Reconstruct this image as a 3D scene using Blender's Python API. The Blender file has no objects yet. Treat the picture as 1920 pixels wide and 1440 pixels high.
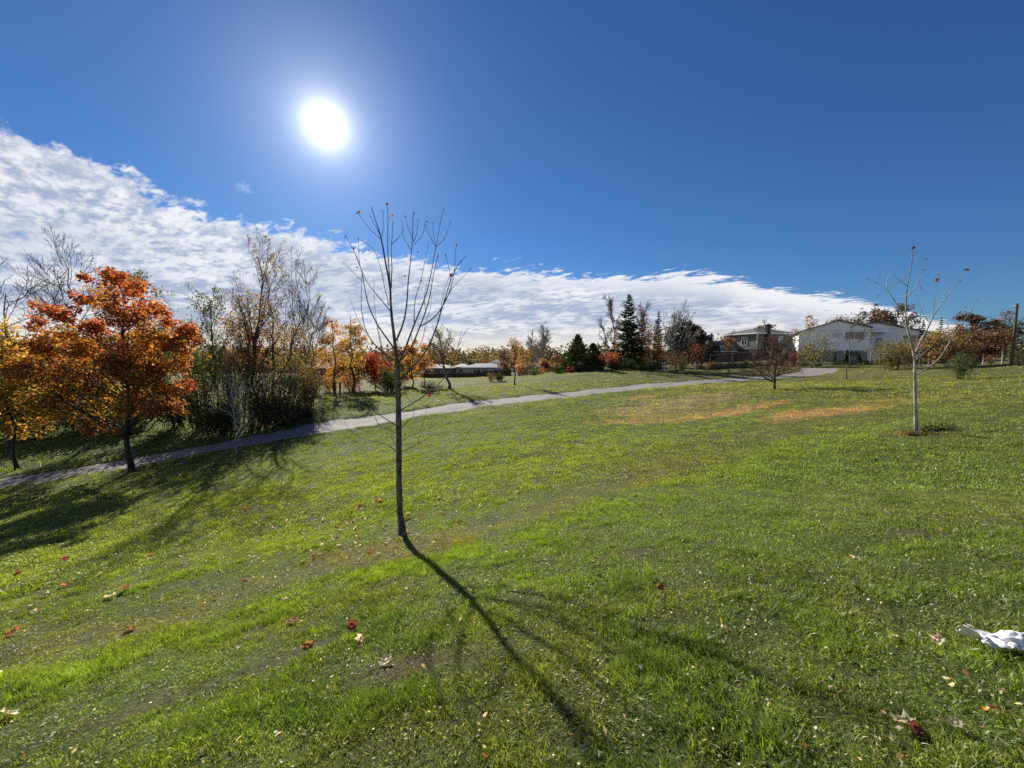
import bpy, math, random
import numpy as np
from mathutils import Vector, Matrix, Euler
rnd = random.Random(7)
RS = np.random.RandomState
sc = bpy.context.scene
COL = sc.collection
R = math.radians

# ------------------------------------------------------------------ camera
CAM = np.array([0.0, 0.0, 1.6]); FPX = 723.0; PITCH = R(4.35)
cd = bpy.data.cameras.new('camera'); cam = bpy.data.objects.new('camera', cd); COL.objects.link(cam)
cd.sensor_width = 36; cd.lens = FPX / 1920 * 36; cd.clip_start = 0.05; cd.clip_end = 3000
cam.location = CAM; cam.rotation_euler = (math.pi / 2 - PITCH, 0, 0); sc.camera = cam
cp, sp = math.cos(PITCH), math.sin(PITCH)
def ray(px, py):
    a = (px - 960) / FPX; b = (720 - py) / FPX
    return np.array([a, cp + b * sp, -sp + b * cp])
def W(px, py, Y):                       # the world point on the sight line of a photo pixel at distance Y
    d = ray(px, py); return CAM + d * (Y / d[1])

# ------------------------------------------------------------------ sun and sky
sd = ray(610, 235); sd /= np.linalg.norm(sd)
SUN_EL = math.asin(sd[2]); SUN_AZ = math.atan2(sd[0], sd[1])
ld = bpy.data.lights.new('sun', 'SUN'); sun = bpy.data.objects.new('sun', ld); COL.objects.link(sun)
ld.energy = 5.0; ld.angle = R(0.5); ld.color = (1.0, 0.93, 0.82)
sun.rotation_euler = Vector((-sd[0], -sd[1], -sd[2])).to_track_quat('-Z', 'Y').to_euler()
sun.location = (-20, 30, 40)

class NB:                               # tiny node-tree helper
    def __init__(s, nt): s.nt = nt
    def n(s, t, **k):
        x = s.nt.nodes.new(t)
        for a, b in k.items(): setattr(x, a, b)
        return x
    def put(s, sock, v):
        if hasattr(v, 'is_output') or isinstance(v, bpy.types.NodeSocket): s.nt.links.new(v, sock)
        else: sock.default_value = v
    def math(s, op, a, b=0.0, c=0.0, clamp=False):
        x = s.n('ShaderNodeMath', operation=op, use_clamp=clamp)
        s.put(x.inputs[0], a); s.put(x.inputs[1], b); s.put(x.inputs[2], c); return x.outputs[0]
    def vmath(s, op, a, b=(0, 0, 0)):
        x = s.n('ShaderNodeVectorMath', operation=op); s.put(x.inputs[0], a)
        s.put(x.inputs[1], b); return x
    def mix(s, f, a, b, blend='MIX'):
        x = s.n('ShaderNodeMix', data_type='RGBA', blend_type=blend)
        s.put(x.inputs[0], f); s.put(x.inputs[6], a); s.put(x.inputs[7], b); return x.outputs[2]
    def noise(s, vec, scale, detail=4, rough=0.55, dist=0.0):
        x = s.n('ShaderNodeTexNoise'); s.put(x.inputs['Vector'], vec)
        s.put(x.inputs['Scale'], scale); x.inputs['Detail'].default_value = detail
        x.inputs['Roughness'].default_value = rough; x.inputs['Distortion'].default_value = dist
        return x.outputs['Fac']
    def ss(s, v, a, b, lo=0.0, hi=1.0):
        x = s.n('ShaderNodeMapRange', interpolation_type='SMOOTHSTEP')
        s.put(x.inputs[0], v); s.put(x.inputs[1], a); s.put(x.inputs[2], b); s.put(x.inputs[3], lo); s.put(x.inputs[4], hi)
        return x.outputs[0]
    def comb(s, x, y, z=0.0):
        c = s.n('ShaderNodeCombineXYZ'); s.put(c.inputs[0], x); s.put(c.inputs[1], y); s.put(c.inputs[2], z); return c.outputs[0]

world = bpy.data.worlds.new('World'); sc.world = world; world.use_nodes = True
wt = world.node_tree; wt.nodes.clear(); b = NB(wt)
STR = 0.10
SKYMUL = (0.165, 0.30, 0.485, 1)
sky = b.n('ShaderNodeTexSky', sky_type='NISHITA'); sky.sun_disc = False
sky.sun_elevation = SUN_EL; sky.sun_rotation = SUN_AZ; sky.air_density = 1.0; sky.dust_density = 0.1; sky.ozone_density = 2.0
tc = b.n('ShaderNodeTexCoord'); sep = b.n('ShaderNodeSeparateXYZ'); wt.links.new(tc.outputs['Generated'], sep.inputs[0])
X, Y_, Z = sep.outputs
zc = b.math('ADD', b.math('MAXIMUM', Z, 0.0), 0.13)
pxx = b.math('DIVIDE', X, zc); pyy = b.math('DIVIDE', Y_, zc)
# clear-air colour: the Nishita sky, pulled towards the deep blue of this clear autumn day
skyc = b.mix(1.0, sky.outputs[0], SKYMUL, 'MULTIPLY')
# sheet of small high clouds (altocumulus) on a layer overhead; its edge runs from high on the left down to the horizon on the right
az = b.math('ARCTAN2', X, Y_); hor = b.math('SQRT', b.math('ADD', b.math('MULTIPLY', X, X), b.math('MULTIPLY', Y_, Y_)))
tel = b.math('DIVIDE', Z, b.math('MAXIMUM', hor, 0.01))
fc = b.n('ShaderNodeFloatCurve'); cm = fc.mapping; cv = cm.curves[0]; cm.use_clip = False
pts = [(-180, .50), (-120, .50), (-80, .39), (-53, .378), (-46, .360), (-39, .325), (-26.5, .278), (-12, .246), (-4.7, .232), (8, .218), (18.4, .200), (27, .182), (31.5, .158), (36, .134), (41, .104), (46, .068), (52, .02), (62, -.03), (90, -.10), (130, .1), (180, .50)]
def nrm(p): return ((p[0] + 180) / 360, p[1] + .2)
cv.points[0].location = nrm(pts[0]); cv.points[1].location = nrm(pts[-1])
for p in pts[1:-1]: cv.points.new(*nrm(p))
for p in cv.points: p.handle_type = 'AUTO_CLAMPED'
cm.update()
wt.links.new(b.math('MULTIPLY_ADD', az, 1 / (2 * math.pi), 0.5), fc.inputs['Value'])
d0 = b.math('SUBTRACT', b.math('SUBTRACT', fc.outputs[0], .2), tel)
ca, sa = math.cos(R(-35)), math.sin(R(-35))
u = b.math('ADD', b.math('MULTIPLY', pxx, ca), b.math('MULTIPLY', pyy, sa))
v = b.math('SUBTRACT', b.math('MULTIPLY', pyy, ca), b.math('MULTIPLY', pxx, sa))
pv = b.comb(pxx, pyy, 0.0)
n_big = b.noise(pv, 1.1, 4, 0.55)
n_mid = b.noise(b.comb(pxx, pyy, 5.0), 2.3, 3, 0.5)
cell = b.noise(b.comb(b.math('MULTIPLY', u, 5.0), b.math('MULTIPLY', v, 8.5), 3.0), 1.0, 3, 0.55, 0.25)
fine = b.noise(b.comb(b.math('MULTIPLY', u, 13.0), b.math('MULTIPLY', v, 22.0), 7.0), 1.0, 5, 0.62, 0.3)
rag = b.math('MULTIPLY', b.ss(Z, .08, .30), 1.0)
dd = b.math('ADD', d0, b.math('MULTIPLY', b.math('SUBTRACT', n_big, .5), b.math('MULTIPLY_ADD', rag, .14, .02)))
depth = b.ss(dd, -.02, b.math('MULTIPLY_ADD', rag, .085, .02))
tex = b.math('ADD', b.math('MULTIPLY', cell, 0.60), b.math('MULTIPLY', fine, 0.40))
thr = b.math('MULTIPLY_ADD', b.math('POWER', depth, .7), -0.40, 0.64)
cov = b.ss(tex, thr, b.math('ADD', thr, 0.15))
cov = b.math('MULTIPLY', cov, b.ss(depth, 0.0, 0.05))
puff = b.math('MULTIPLY', b.math('MULTIPLY', b.ss(tex, .53, .60), b.ss(n_mid, .55, .63)), b.math('MULTIPLY', b.ss(d0, -.062, -.02), b.math('MULTIPLY', b.ss(Z, .17, .24), b.ss(Z, .36, .33))))
cov = b.math('MAXIMUM', cov, puff)
fz_ = b.ss(Z, .04, .20, .15, 1.0)
lit = b.math('ADD', b.math('ADD', b.math('MULTIPLY', cell, 0.50), b.math('MULTIPLY', b.math('ADD', b.math('MULTIPLY', fine, fz_), b.math('MULTIPLY', n_mid, b.math('SUBTRACT', 1.0, fz_))), 0.45)), b.math('MULTIPLY', n_mid, 0.30))
lit = b.ss(lit, 0.53, 0.71)
belly = b.math('MULTIPLY', b.ss(tel, .045, .10), b.ss(tel, .27, .17)); belly = b.math('MULTIPLY', belly, b.ss(n_big, .38, .60))
lit = b.math('MULTIPLY', lit, b.math('MULTIPLY_ADD', belly, -.55, 1.0))
thick = b.ss(dd, .01, .08)
lit = b.math('MAXIMUM', lit, b.math('SUBTRACT', 1.0, thick))
cc = b.mix(lit, (2.35, 2.75, 3.75, 1), (5.2, 5.25, 5.4, 1))
cc = b.mix(b.ss(Z, 0.0, 0.10, 0.95, 0.0), cc, (4.9, 4.55, 4.15, 1))
full = b.mix(b.math('MULTIPLY', cov, 0.96), skyc, cc)
# the sun: its disc and the bright aureole of forward-scattered light round it
dotp = b.vmath('DOT_PRODUCT', tc.outputs['Generated'], tuple(float(q) for q in sd)).outputs['Value']
ang = b.math('ARCCOSINE', b.math('MINIMUM', dotp, 0.9999999))
disc = b.ss(ang, R(1.4), R(0.3), 0.0, 60.0)
au1 = b.math('MULTIPLY', b.math('EXPONENT', b.math('MULTIPLY', ang, -1 / R(1.0))), 26.0)
au2 = b.math('MULTIPLY', b.math('EXPONENT', b.math('MULTIPLY', ang, -1 / R(4.6))), 3.5)
glow = b.math('ADD', disc, b.math('ADD', au1, au2))
gcol = b.vmath('SCALE', (1.0, 0.99, 0.98)); wt.links.new(glow, gcol.inputs['Scale'])
full = b.mix(1.0, full, gcol.outputs[0], 'ADD')
bg = b.n('ShaderNodeBackground'); wt.links.new(full, bg.inputs[0]); bg.inputs[1].default_value = STR
wo = b.n('ShaderNodeOutputWorld'); wt.links.new(bg.outputs[0], wo.inputs[0])
world.cycles.sampling_method = 'MANUAL'; world.cycles.sample_map_resolution = 1024
sc.view_settings.view_transform = 'Standard'; sc.view_settings.look = 'None'
sc.view_settings.exposure = 0.8; sc.view_settings.gamma = 1.0; sc.view_settings.use_curve_mapping = False
sc.cycles.max_bounces = 8; sc.cycles.transparent_max_bounces = 12; sc.cycles.use_denoising = False
sc.cycles.sample_clamp_indirect = 3.0; sc.cycles.sample_clamp_direct = 5.0

# ------------------------------------------------------------------ tagging and mesh helpers
def tag(o, label=None, cat=None, group=None, kind=None):
    if label: o['label'] = label
    if cat: o['category'] = cat
    if group: o['group'] = group
    if kind: o['kind'] = kind
    return o
def empty(name, loc, rz=0.0):
    o = bpy.data.objects.new(name, None); COL.objects.link(o); o.empty_display_size = 0.2
    o.location = tuple(float(q) for q in loc); o.rotation_euler = (0, 0, rz); return o
def mesh_np(name, V, F, mat, parent=None, colors=None, smooth=True, off=None):
    """V (n,3), F (m,k) ints of one face size, colours per vertex (n,3); off: parent's world position"""
    V = np.asarray(V, np.float32)
    if off is not None: V = V - np.asarray(off, np.float32)
    F = np.asarray(F, np.int32); m, k = F.shape
    me = bpy.data.meshes.new(name)
    me.vertices.add(len(V)); me.vertices.foreach_set('co', V.ravel())
    me.loops.add(m * k); me.loops.foreach_set('vertex_index', F.ravel())
    me.polygons.add(m); me.polygons.foreach_set('loop_start', np.arange(0, m * k, k, dtype=np.int32))
    me.polygons.foreach_set('loop_total', np.full(m, k, np.int32))
    if smooth: me.polygons.foreach_set('use_smooth', np.ones(m, bool))
    if colors is not None:
        ca = me.color_attributes.new('Col', 'FLOAT_COLOR', 'POINT')
        c4 = np.ones((len(V), 4), np.float32); c4[:, :3] = colors; ca.data.foreach_set('color', c4.ravel())
    me.update(calc_edges=True)
    if mat: me.materials.append(mat)
    o = bpy.data.objects.new(name, me); COL.objects.link(o)
    if parent: o.parent = parent
    return o

# ------------------------------------------------------------------ materials
def new_mat(name):
    m = bpy.data.materials.new(name); m.use_nodes = True; m.node_tree.nodes.clear(); return m, NB(m.node_tree)
def out(bb, sh):
    o = bb.n('ShaderNodeOutputMaterial'); bb.nt.links.new(sh, o.inputs[0]); return o
def principled(bb, col, rough=0.8, spec=0.3, normal=None, metal=0.0):
    p = bb.n('ShaderNodeBsdfPrincipled'); bb.put(p.inputs['Base Color'], col); bb.put(p.inputs['Roughness'], rough)
    p.inputs['Specular IOR Level'].default_value = spec; p.inputs['Metallic'].default_value = metal
    if normal is not None: bb.nt.links.new(normal, p.inputs['Normal'])
    return p.outputs[0]
def bump(bb, h, strength=0.4, dist=0.02):
    x = bb.n('ShaderNodeBump'); bb.put(x.inputs['Height'], h); x.inputs['Strength'].default_value = strength
    x.inputs['Distance'].default_value = dist; return x.outputs[0]
def simple(name, c, rough=0.8, spec=0.3, var=0.2, scale=4.0, bmp=0.0, metal=0.0):
    m, bb = new_mat(name); g = bb.n('ShaderNodeTexCoord'); n = bb.noise(g.outputs['Object'], scale, 5, 0.6)
    lo = tuple(q * (1 - var) for q in c) + (1,); hi = tuple(min(1, q * (1 + var)) for q in c) + (1,)
    nn = bump(bb, n, bmp, 0.02) if bmp else None
    out(bb, principled(bb, bb.mix(bb.ss(n, 0.3, 0.7), lo, hi), rough, spec, nn, metal)); return m
def foliage_mat(name, trans=0.45, rough=0.6, gloss=0.025):
    m, bb = new_mat(name)
    a = bb.n('ShaderNodeAttribute', attribute_name='Col')
    d = bb.n('ShaderNodeBsdfDiffuse'); t = bb.n('ShaderNodeBsdfTranslucent'); g = bb.n('ShaderNodeBsdfGlossy')
    bb.put(d.inputs[0], a.outputs['Color'])
    tcol = bb.mix(1.0, a.outputs['Color'], (1.6, 1.35, 0.9, 1), 'MULTIPLY'); bb.put(t.inputs[0], tcol)
    g.inputs['Roughness'].default_value = rough; g.inputs[0].default_value = (1, 1, 1, 1)
    m1 = bb.n('ShaderNodeMixShader'); m1.inputs[0].default_value = trans
    bb.nt.links.new(d.outputs[0], m1.inputs[1]); bb.nt.links.new(t.outputs[0], m1.inputs[2])
    m2 = bb.n('ShaderNodeMixShader'); m2.inputs[0].default_value = gloss
    bb.nt.links.new(m1.outputs[0], m2.inputs[1]); bb.nt.links.new(g.outputs[0], m2.inputs[2])
    out(bb, m2.outputs[0]); return m
def bark_mat(name, dark, light, scale=18.0, mid=0.5):
    m, bb = new_mat(name); g = bb.n('ShaderNodeTexCoord')
    mp = bb.vmath('MULTIPLY', g.outputs['Object'], (1, 1, 0.35)).outputs[0]
    n = bb.noise(mp, scale, 6, 0.65); n2 = bb.noise(g.outputs['Object'], scale * 0.25, 3, 0.5)
    f = bb.ss(bb.math('ADD', bb.math('MULTIPLY', n, .7), bb.math('MULTIPLY', n2, .3)), mid - 0.12, mid + 0.12)
    out(bb, principled(bb, bb.mix(f, dark + (1,), light + (1,)), 0.85, 0.2, bump(bb, n, 0.6, 0.012))); return m
M = {}
M['leaf'] = foliage_mat('leaf_autumn', 0.58)
M['green_leaf'] = foliage_mat('leaf_green', 0.4)
M['dark_leaf'] = foliage_mat('leaf_dark', 0.22, 0.6, 0.02)
M['needle'] = foliage_mat('needles', 0.12, 0.5, 0.03)
M['bark'] = bark_mat('bark_grey', (0.045, 0.038, 0.032), (0.21, 0.19, 0.165), 26)
M['bark_dark'] = bark_mat('bark_dark', (0.02, 0.016, 0.014), (0.07, 0.058, 0.05))
M['bark_pale'] = bark_mat('bark_pale', (0.085, 0.075, 0.062), (0.46, 0.44, 0.39), 9, 0.47)
M['bark_mid'] = bark_mat('bark_mid', (0.07, 0.06, 0.052), (0.24, 0.215, 0.19))
M['twig_red'] = bark_mat('twig_red', (0.06, 0.035, 0.028), (0.16, 0.10, 0.08))

# ------------------------------------------------------------------ terrain height
def gY(Y): return Y * 1.36 if Y <= 25 else (34 + (Y - 25) * 22 / 31 if Y < 56 else Y)
def T(px, py, Y): p = W(px, py, gY(Y)); return (p[0], p[1], p[2])
def plane(x, y): return (x, y, 0.145 * x - 0.235 * y)
ctrl = [plane(x, y) for x, y in [(0, 0), (-3, 0), (3, 0), (0, 3), (-3, 3), (3, 3), (3, 6.5), (6, 3), (6, -3), (-6, -3), (-6, 2), (0, -6), (0, -12)]]
ctrl += [T(752, 1000, 5.9), T(1717, 812, 9.4), T(250, 886, 13.5), T(200, 960, 9), T(0, 1080, 5.2), T(600, 900, 10),
         T(1000, 830, 12), T(1300, 780, 15.5), T(1920, 760, 10.5), T(1920, 900, 5.3),
         T(0, 905, 13), T(250, 868, 14.7), T(436, 830, 16.5), T(564, 807, 18), T(700, 787, 19.5), T(900, 756, 23), T(1140, 730, 28),
         T(1280, 719, 32), T(1430, 708, 37), T(1540, 701, 39), T(1540, 689, 47),
         T(0, 850, 16.5), T(100, 805, 19.5), T(450, 815, 18), T(590, 767, 21.5), T(700, 742, 33), T(840, 729, 38), T(600, 742, 34),
         T(870, 711.5, 95), T(965, 722, 40), T(1000, 706, 60), T(1080, 698, 60), T(1150, 693, 56), T(1217, 707, 42), T(1290, 697, 58),
         T(1368, 698, 47), T(1400, 684, 60), T(1500, 686, 56), T(1560, 675, 66), T(1600, 686, 50), T(1590, 711, 26), T(1453, 729, 21),
         T(1672, 694, 31), T(1795, 711, 20.5), T(1898, 690, 34), T(1860, 686, 42),
         T(-300, 800, 25), T(-400, 900, 14), T(300, 720, 60), T(100, 700, 70), T(600, 715, 90),
         (-30, -20, -6), (30, -20, 3.0), (60, 10, 3.0), (50, 30, 1.6), (-60, 0, -7), (0, -40, 3), (-60, 60, -6), (-80, 140, -8), (0, 160, -6.0), (80, 140, -1.0), (130, 60, 1.5), (60, 75, 0.8)]
ctrl = np.array(ctrl)
PCX, PCY = ctrl[:, 0], ctrl[:, 1]
def _U(r2): return np.where(r2 > 1e-12, 0.5 * r2 * np.log(r2 + 1e-12), 0.0)
_n = len(ctrl); _K = _U((PCX[:, None] - PCX) ** 2 + (PCY[:, None] - PCY) ** 2) + np.eye(_n) * 0.15
_P = np.c_[np.ones(_n), PCX, PCY]; _L = np.zeros((_n + 3, _n + 3)); _L[:_n, :_n] = _K; _L[:_n, _n:] = _P; _L[_n:, :_n] = _P.T
_s = np.linalg.solve(_L, np.r_[ctrl[:, 2], 0, 0, 0])
def tps(x, y):
    x = np.asarray(x, float); y = np.asarray(y, float); sh = x.shape; x = x.ravel(); y = y.ravel(); z = np.empty_like(x)
    for i in range(0, len(x), 20000):
        a = x[i:i + 20000]; c = y[i:i + 20000]
        z[i:i + 20000] = _U((a[:, None] - PCX) ** 2 + (c[:, None] - PCY) ** 2) @ _s[:_n] + _s[_n] + _s[_n + 1] * a + _s[_n + 2] * c
    r = np.hypot(x, y - 20); k = np.clip((r - 110) / 80, 0, 1); z = z * (1 - k) + (-4.5) * k     # level out far away
    return z.reshape(sh)
_tab = RS(3).rand(256, 256)
def vnoise(x, y, s):
    x = np.asarray(x, float) / s + 1000.3; y = np.asarray(y, float) / s + 1000.7
    i = np.floor(x).astype(int); j = np.floor(y).astype(int); fx = x - i; fy = y - j
    fx = fx * fx * (3 - 2 * fx); fy = fy * fy * (3 - 2 * fy); g = lambda a, c: _tab[a & 255, c & 255]
    return (g(i, j) * (1 - fx) + g(i + 1, j) * fx) * (1 - fy) + (g(i, j + 1) * (1 - fx) + g(i + 1, j + 1) * fx) * fy
def H0(x, y):
    r = np.hypot(x, y); a = np.clip(r / 4, 0.3, 1)
    return tps(x, y) + a * (0.11 * (vnoise(x, y, 2.1) - .5) + 0.20 * (vnoise(x + 40, y, 5.3) - .5) + (0.035 + .03 * np.clip((r - 7) / 8, 0, 1)) * (vnoise(x, y + 9, 0.6) - .5) + .05 * np.clip((r - 5) / 8, 0, 1) * (vnoise(x - 9, y, 1.15) - .5))
def hit(px, py, h=H0, t1=400):
    d = ray(px, py); t = np.geomspace(0.6, t1, 1100); P = CAM + t[:, None] * d
    g = P[:, 2] - h(P[:, 0], P[:, 1]); k = np.where(g < 0)[0]
    if len(k) == 0: return None
    k = k[0]
    if k == 0: return P[0]
    lo, hi = t[k - 1], t[k]
    f = g[k - 1] / (g[k - 1] - g[k]); return CAM + (lo + (hi - lo) * f) * d
def pip(x, y, poly):
    x = np.asarray(x); y = np.asarray(y); c = np.zeros(x.shape, bool); n = len(poly)
    for i in range(n):
        x1, y1 = poly[i]; x2, y2 = poly[(i + 1) % n]
        if y1 == y2: continue
        k = ((y1 > y) != (y2 > y)) & (x < (x2 - x1) * (y - y1) / (y2 - y1) + x1); c ^= k
    return c
up_px = [(-260, 938), (-120, 916), (0, 897), (127, 878), (233, 861), (340, 841), (420, 827), (493, 812), (564, 798), (640, 785), (744, 773), (826, 760), (900, 750), (986, 741), (1061, 735), (1140, 726), (1180, 722), (1246, 716.5), (1310, 712), (1380, 708), (1430, 704.7), (1470, 701), (1488, 698), (1498, 694), (1503, 690)]
lo_px = [(-260, 960), (-120, 935), (0, 914), (133, 893), (250, 876), (340, 857), (420, 843), (519, 826), (564, 818), (640, 806), (719, 793), (797, 778), (900, 762), (960, 756), (1050, 746), (1140, 735), (1231, 727.5), (1280, 723), (1319, 718.5), (1380, 715), (1430, 711), (1497, 706), (1540, 702), (1572, 696), (1570, 690)]
def resample(P, n):
    P = np.asarray(P, float); s = np.r_[0, np.cumsum(np.linalg.norm(np.diff(P, axis=0), axis=1))]; t = np.linspace(0, s[-1], n)
    return np.c_[[np.interp(t, s, P[:, k]) for k in range(P.shape[1])]].T
UP = np.array([hit(*p)[:2] for p in up_px]); LO = np.array([hit(*p)[:2] for p in lo_px])
UPr, LOr = resample(UP, 260), resample(LO, 260)
print('path widths', np.round(np.linalg.norm(UP - LO, axis=1), 1))
def rag_(P, k, s): q = resample(P, 420); w = np.c_[vnoise(q[:, 0], q[:, 1] + k, .9) - .5, vnoise(q[:, 0] + 7, q[:, 1] + k, .45) - .5]; return q + w * s
PATHPOLY = np.r_[rag_(UP, 3, .34), rag_(LO, 11, .34)[::-1]]
_bb = (PATHPOLY[:, 0].min(), PATHPOLY[:, 0].max(), PATHPOLY[:, 1].min(), PATHPOLY[:, 1].max())
def on_path(x, y):
    x = np.asarray(x, float); y = np.asarray(y, float); r = np.zeros(x.shape, bool)
    k = (x > _bb[0]) & (x < _bb[1]) & (y > _bb[2]) & (y < _bb[3])
    if k.any(): r[k] = pip(x[k], y[k], PATHPOLY)
    return r
def H(x, y): return H0(x, y) - 0.10 * on_path(x, y)
def Hs(x, y): return float(H0(np.array([x]), np.array([y]))[0])
def G(px, py):
    p = hit(px, py); return np.array(p)
def B(px, Y):                           # ground point under photo column px at distance Y
    p = W(px, 665, Y); return np.array([p[0], Y, Hs(p[0], Y)])

# ------------------------------------------------------------------ lawn colour map: growth and wear of the turf, plus painted backlight and clump shading
def blob(x, y, px, py, rx, ry, ang=0.0):
    rx *= 1.3; ry *= 1.3; c = G(px, py); dx = x - c[0]; dy = y - c[1]; a = R(ang); uu = dx * math.cos(a) + dy * math.sin(a); vv = -dx * math.sin(a) + dy * math.cos(a)
    nz = vnoise(x, y, 0.35 * rx + .05) * 0.9 + vnoise(x + 5, y, 0.12 * rx + .04) * .5 - .7
    return np.clip(1.35 - np.sqrt((uu / rx) ** 2 + (vv / ry) ** 2) + nz, 0, 1)
BANDA = [G(0, 1290), G(560, 1120), G(850, 1040), G(1100, 965), G(1330, 895), G(1500, 835), G(1650, 795)]
def dist_poly(x, y, pts):
    d = np.full(np.shape(x), 1e9); sgn = np.zeros(np.shape(x))
    for a, c in zip(pts[:-1], pts[1:]):
        ax, ay = a[0], a[1]; bx, by = c[0] - ax, c[1] - ay; L = bx * bx + by * by
        t = np.clip(((x - ax) * bx + (y - ay) * by) / L, 0, 1); q = np.hypot(x - ax - t * bx, y - ay - t * by)
        k = q < d; d = np.where(k, q, d); sgn = np.where(k, np.sign(bx * (y - ay) - by * (x - ax)), sgn)
    return d, sgn
def lawn(x, y):
    """returns rgb albedo, blade height factor, density factor"""
    x = np.asarray(x, float); y = np.asarray(y, float)
    n1 = vnoise(x, y, 1.3); n2 = vnoise(x + 31, y + 7, 0.4); n3 = vnoise(x - 17, y, 4.5); n4 = vnoise(x, y - 50, 0.16)
    g = np.stack([0.092 + 0.0 * x, 0.142 + 0 * x, 0.030 + 0 * x], -1)
    lush = np.array([0.115, 0.172, 0.034]); dry = np.array([0.165, 0.145, 0.06]); olive = np.array([0.12, 0.14, 0.035]); deep = np.array([0.055, 0.10, 0.026])
    def mx(a, c, k): return a * (1 - k[..., None]) + c * k[..., None]
    g = mx(g, olive, np.clip((n3 - .35) * 1.6 + (n1 - .5) * 1.5, 0, 1) * .85)
    g = mx(g, deep, np.clip((n1 + n2 - .95) * 2, 0, 1) * .75)
    d, s = dist_poly(x, y, BANDA); sd_ = d * s                    # >0 : beyond the band (downhill)
    wdt = np.clip(0.40 + 0.05 * np.hypot(x, y), .3, 1.2)
    band = np.clip(1.3 - np.abs(sd_ + 0.05) / wdt + (n2 - .5), 0, 1); g = mx(g, lush, band * .8)
    dryb = np.clip(1.25 - np.abs(sd_ - 1.5 * wdt - .1) / (1.0 * wdt) + (n1 - .5) + (n2 - .5), 0, 1) * np.clip(1.4 - np.abs(y - 6) / 9, 0, 1)
    g = mx(g, np.array([0.15, 0.135, 0.05]), dryb * .6)
    beyond = np.clip((sd_ - 2.6 * wdt) / 1.5, 0, 1) * np.clip((22 - y) / 7, 0, 1); g = mx(g, np.array([0.145, 0.19, 0.038]), beyond * (.45 + .6 * n1))  # backlit brightness of the middle slope painted into its colour
    far = np.clip((y - 23) / 14, 0, 1); g = mx(g, np.array([0.15, 0.165, 0.042]), far * (.45 + .5 * n3))
    rt = np.clip((x - 11) / 8, 0, 1) * np.clip((y - 12) / 6, 0, 1); g = mx(g, np.array([0.15, 0.15, 0.045]), rt * .6)
    h = 0.55 + .45 * n1 + .55 * n2 + .35 * band - .35 * dryb; dens = np.clip(.30 + 1.5 * (vnoise(x + 8, y, .19) - .25) + .5 * (n2 - .4), .42, 1) * (1 - .25 * dryb)
    tan = np.array([0.36, 0.235, 0.115]); grey = np.array([0.27, 0.225, 0.15]); soil = np.array([0.10, 0.075, 0.045])
    for px, py, rx, ry, an, c, k in [(1270, 757, 3.0, 2.2, 5, grey, .75), (1215, 775, 1.9, 1.0, 5, tan, .6), (1300, 745, 1.8, .9, 0, grey, .7), (1370, 772, 2.3, .75, 8, tan, .95), (1300, 785, 2.0, .5, 8, tan, .85), (1185, 789, 1.5, .6, 10, tan, .8),
                                     (1165, 768, 1.5, .7, 0, grey, .7), (1560, 771, 2.6, .8, 10, tan, .95), (1490, 775, 1.4, .5, 8, tan, .5), (1195, 745, 1.6, .8, 0, tan, .6), (1640, 790, 1.6, .6, 15, olive, .6), (1460, 800, 2.5, .7, 10, olive, .7)]:
        m_ = blob(x, y, px, py, rx, ry, an) * k; g = mx(g, c, m_); h = h * (1 - .4 * m_)
    for px, py, rx, ry, an in [(790, 1250, .34, .12, 5), (1190, 1037, .30, .12, 10), (265, 1330, .3, .12, 35), (590, 975, .3, .1, 20), (340, 1165, .16, .08, 10), (545, 1230, .3, .1, 30),
                               (760, 1003, .35, .2, 0), (1235, 1165, .15, .06, 0), (1690, 1000, .2, .1, 0)]:
        m_ = blob(x, y, px, py, rx, ry, an); g = mx(g, soil, m_ * .9); h = h * (1 - .5 * m_); dens = dens * (1 - .85 * m_)
    m_ = np.clip(1.6 - np.hypot(x - PB[0], y - PB[1]) / .62 + (n2 - .5), 0, 1); g = mx(g, np.array([0.13, .10, .05]), m_ * .8); h = h * (1 - .3 * m_)
    n5 = vnoise(x + 3, y, .27); g = g * (0.52 + .55 * n4 + .30 * n5 + .25 * n2)[..., None]; h = h * (.6 + .8 * n5)  # light and dark of the grass clumps painted in as noise
    return g, h, dens
PB = G(1717, 812)

# ------------------------------------------------------------------ ground, path
def lines(a, c, step, far, g=1.09):
    L = list(np.arange(a, c + 1e-6, step)); s = step
    while L[-1] < far: s *= g; L.append(L[-1] + s)
    s = step
    while L[0] > -far: s *= g; L.insert(0, L[0] - s)
    return np.array(L)
gx = lines(-27, 44, 0.24, 1400, 1.12); gy = lines(-4, 50, 0.24, 1400, 1.12)
XX, YY = np.meshgrid(gx, gy); ZZ = H(XX, YY)
nx, ny = len(gx), len(gy); I = np.arange(nx * ny).reshape(ny, nx)
F = np.stack([I[:-1, :-1], I[:-1, 1:], I[1:, 1:], I[1:, :-1]], -1).reshape(-1, 4)
gc, gh, gd = lawn(XX.ravel(), YY.ravel())
m, bb = new_mat('turf_soil')
a = bb.n('ShaderNodeAttribute', attribute_name='Col'); g = bb.n('ShaderNodeNewGeometry')
n1 = bb.noise(g.outputs['Position'], 38, 6, .7); n2 = bb.noise(g.outputs['Position'], 7, 5, .65)
c = bb.mix(bb.ss(n1, .32, .68), (0.45, 0.42, 0.40, 1), (1.25, 1.2, 1.1, 1)); c = bb.mix(1.0, a.outputs['Color'], c, 'MULTIPLY')
c = bb.mix(bb.ss(n2, .35, .7, .25, .6), c, (0.035, 0.038, 0.018, 1))
hgt = bb.math('ADD', bb.math('MULTIPLY', n1, .6), n2)
out(bb, principled(bb, c, 0.9, 0.15, bump(bb, hgt, .9, .05)))
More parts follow.
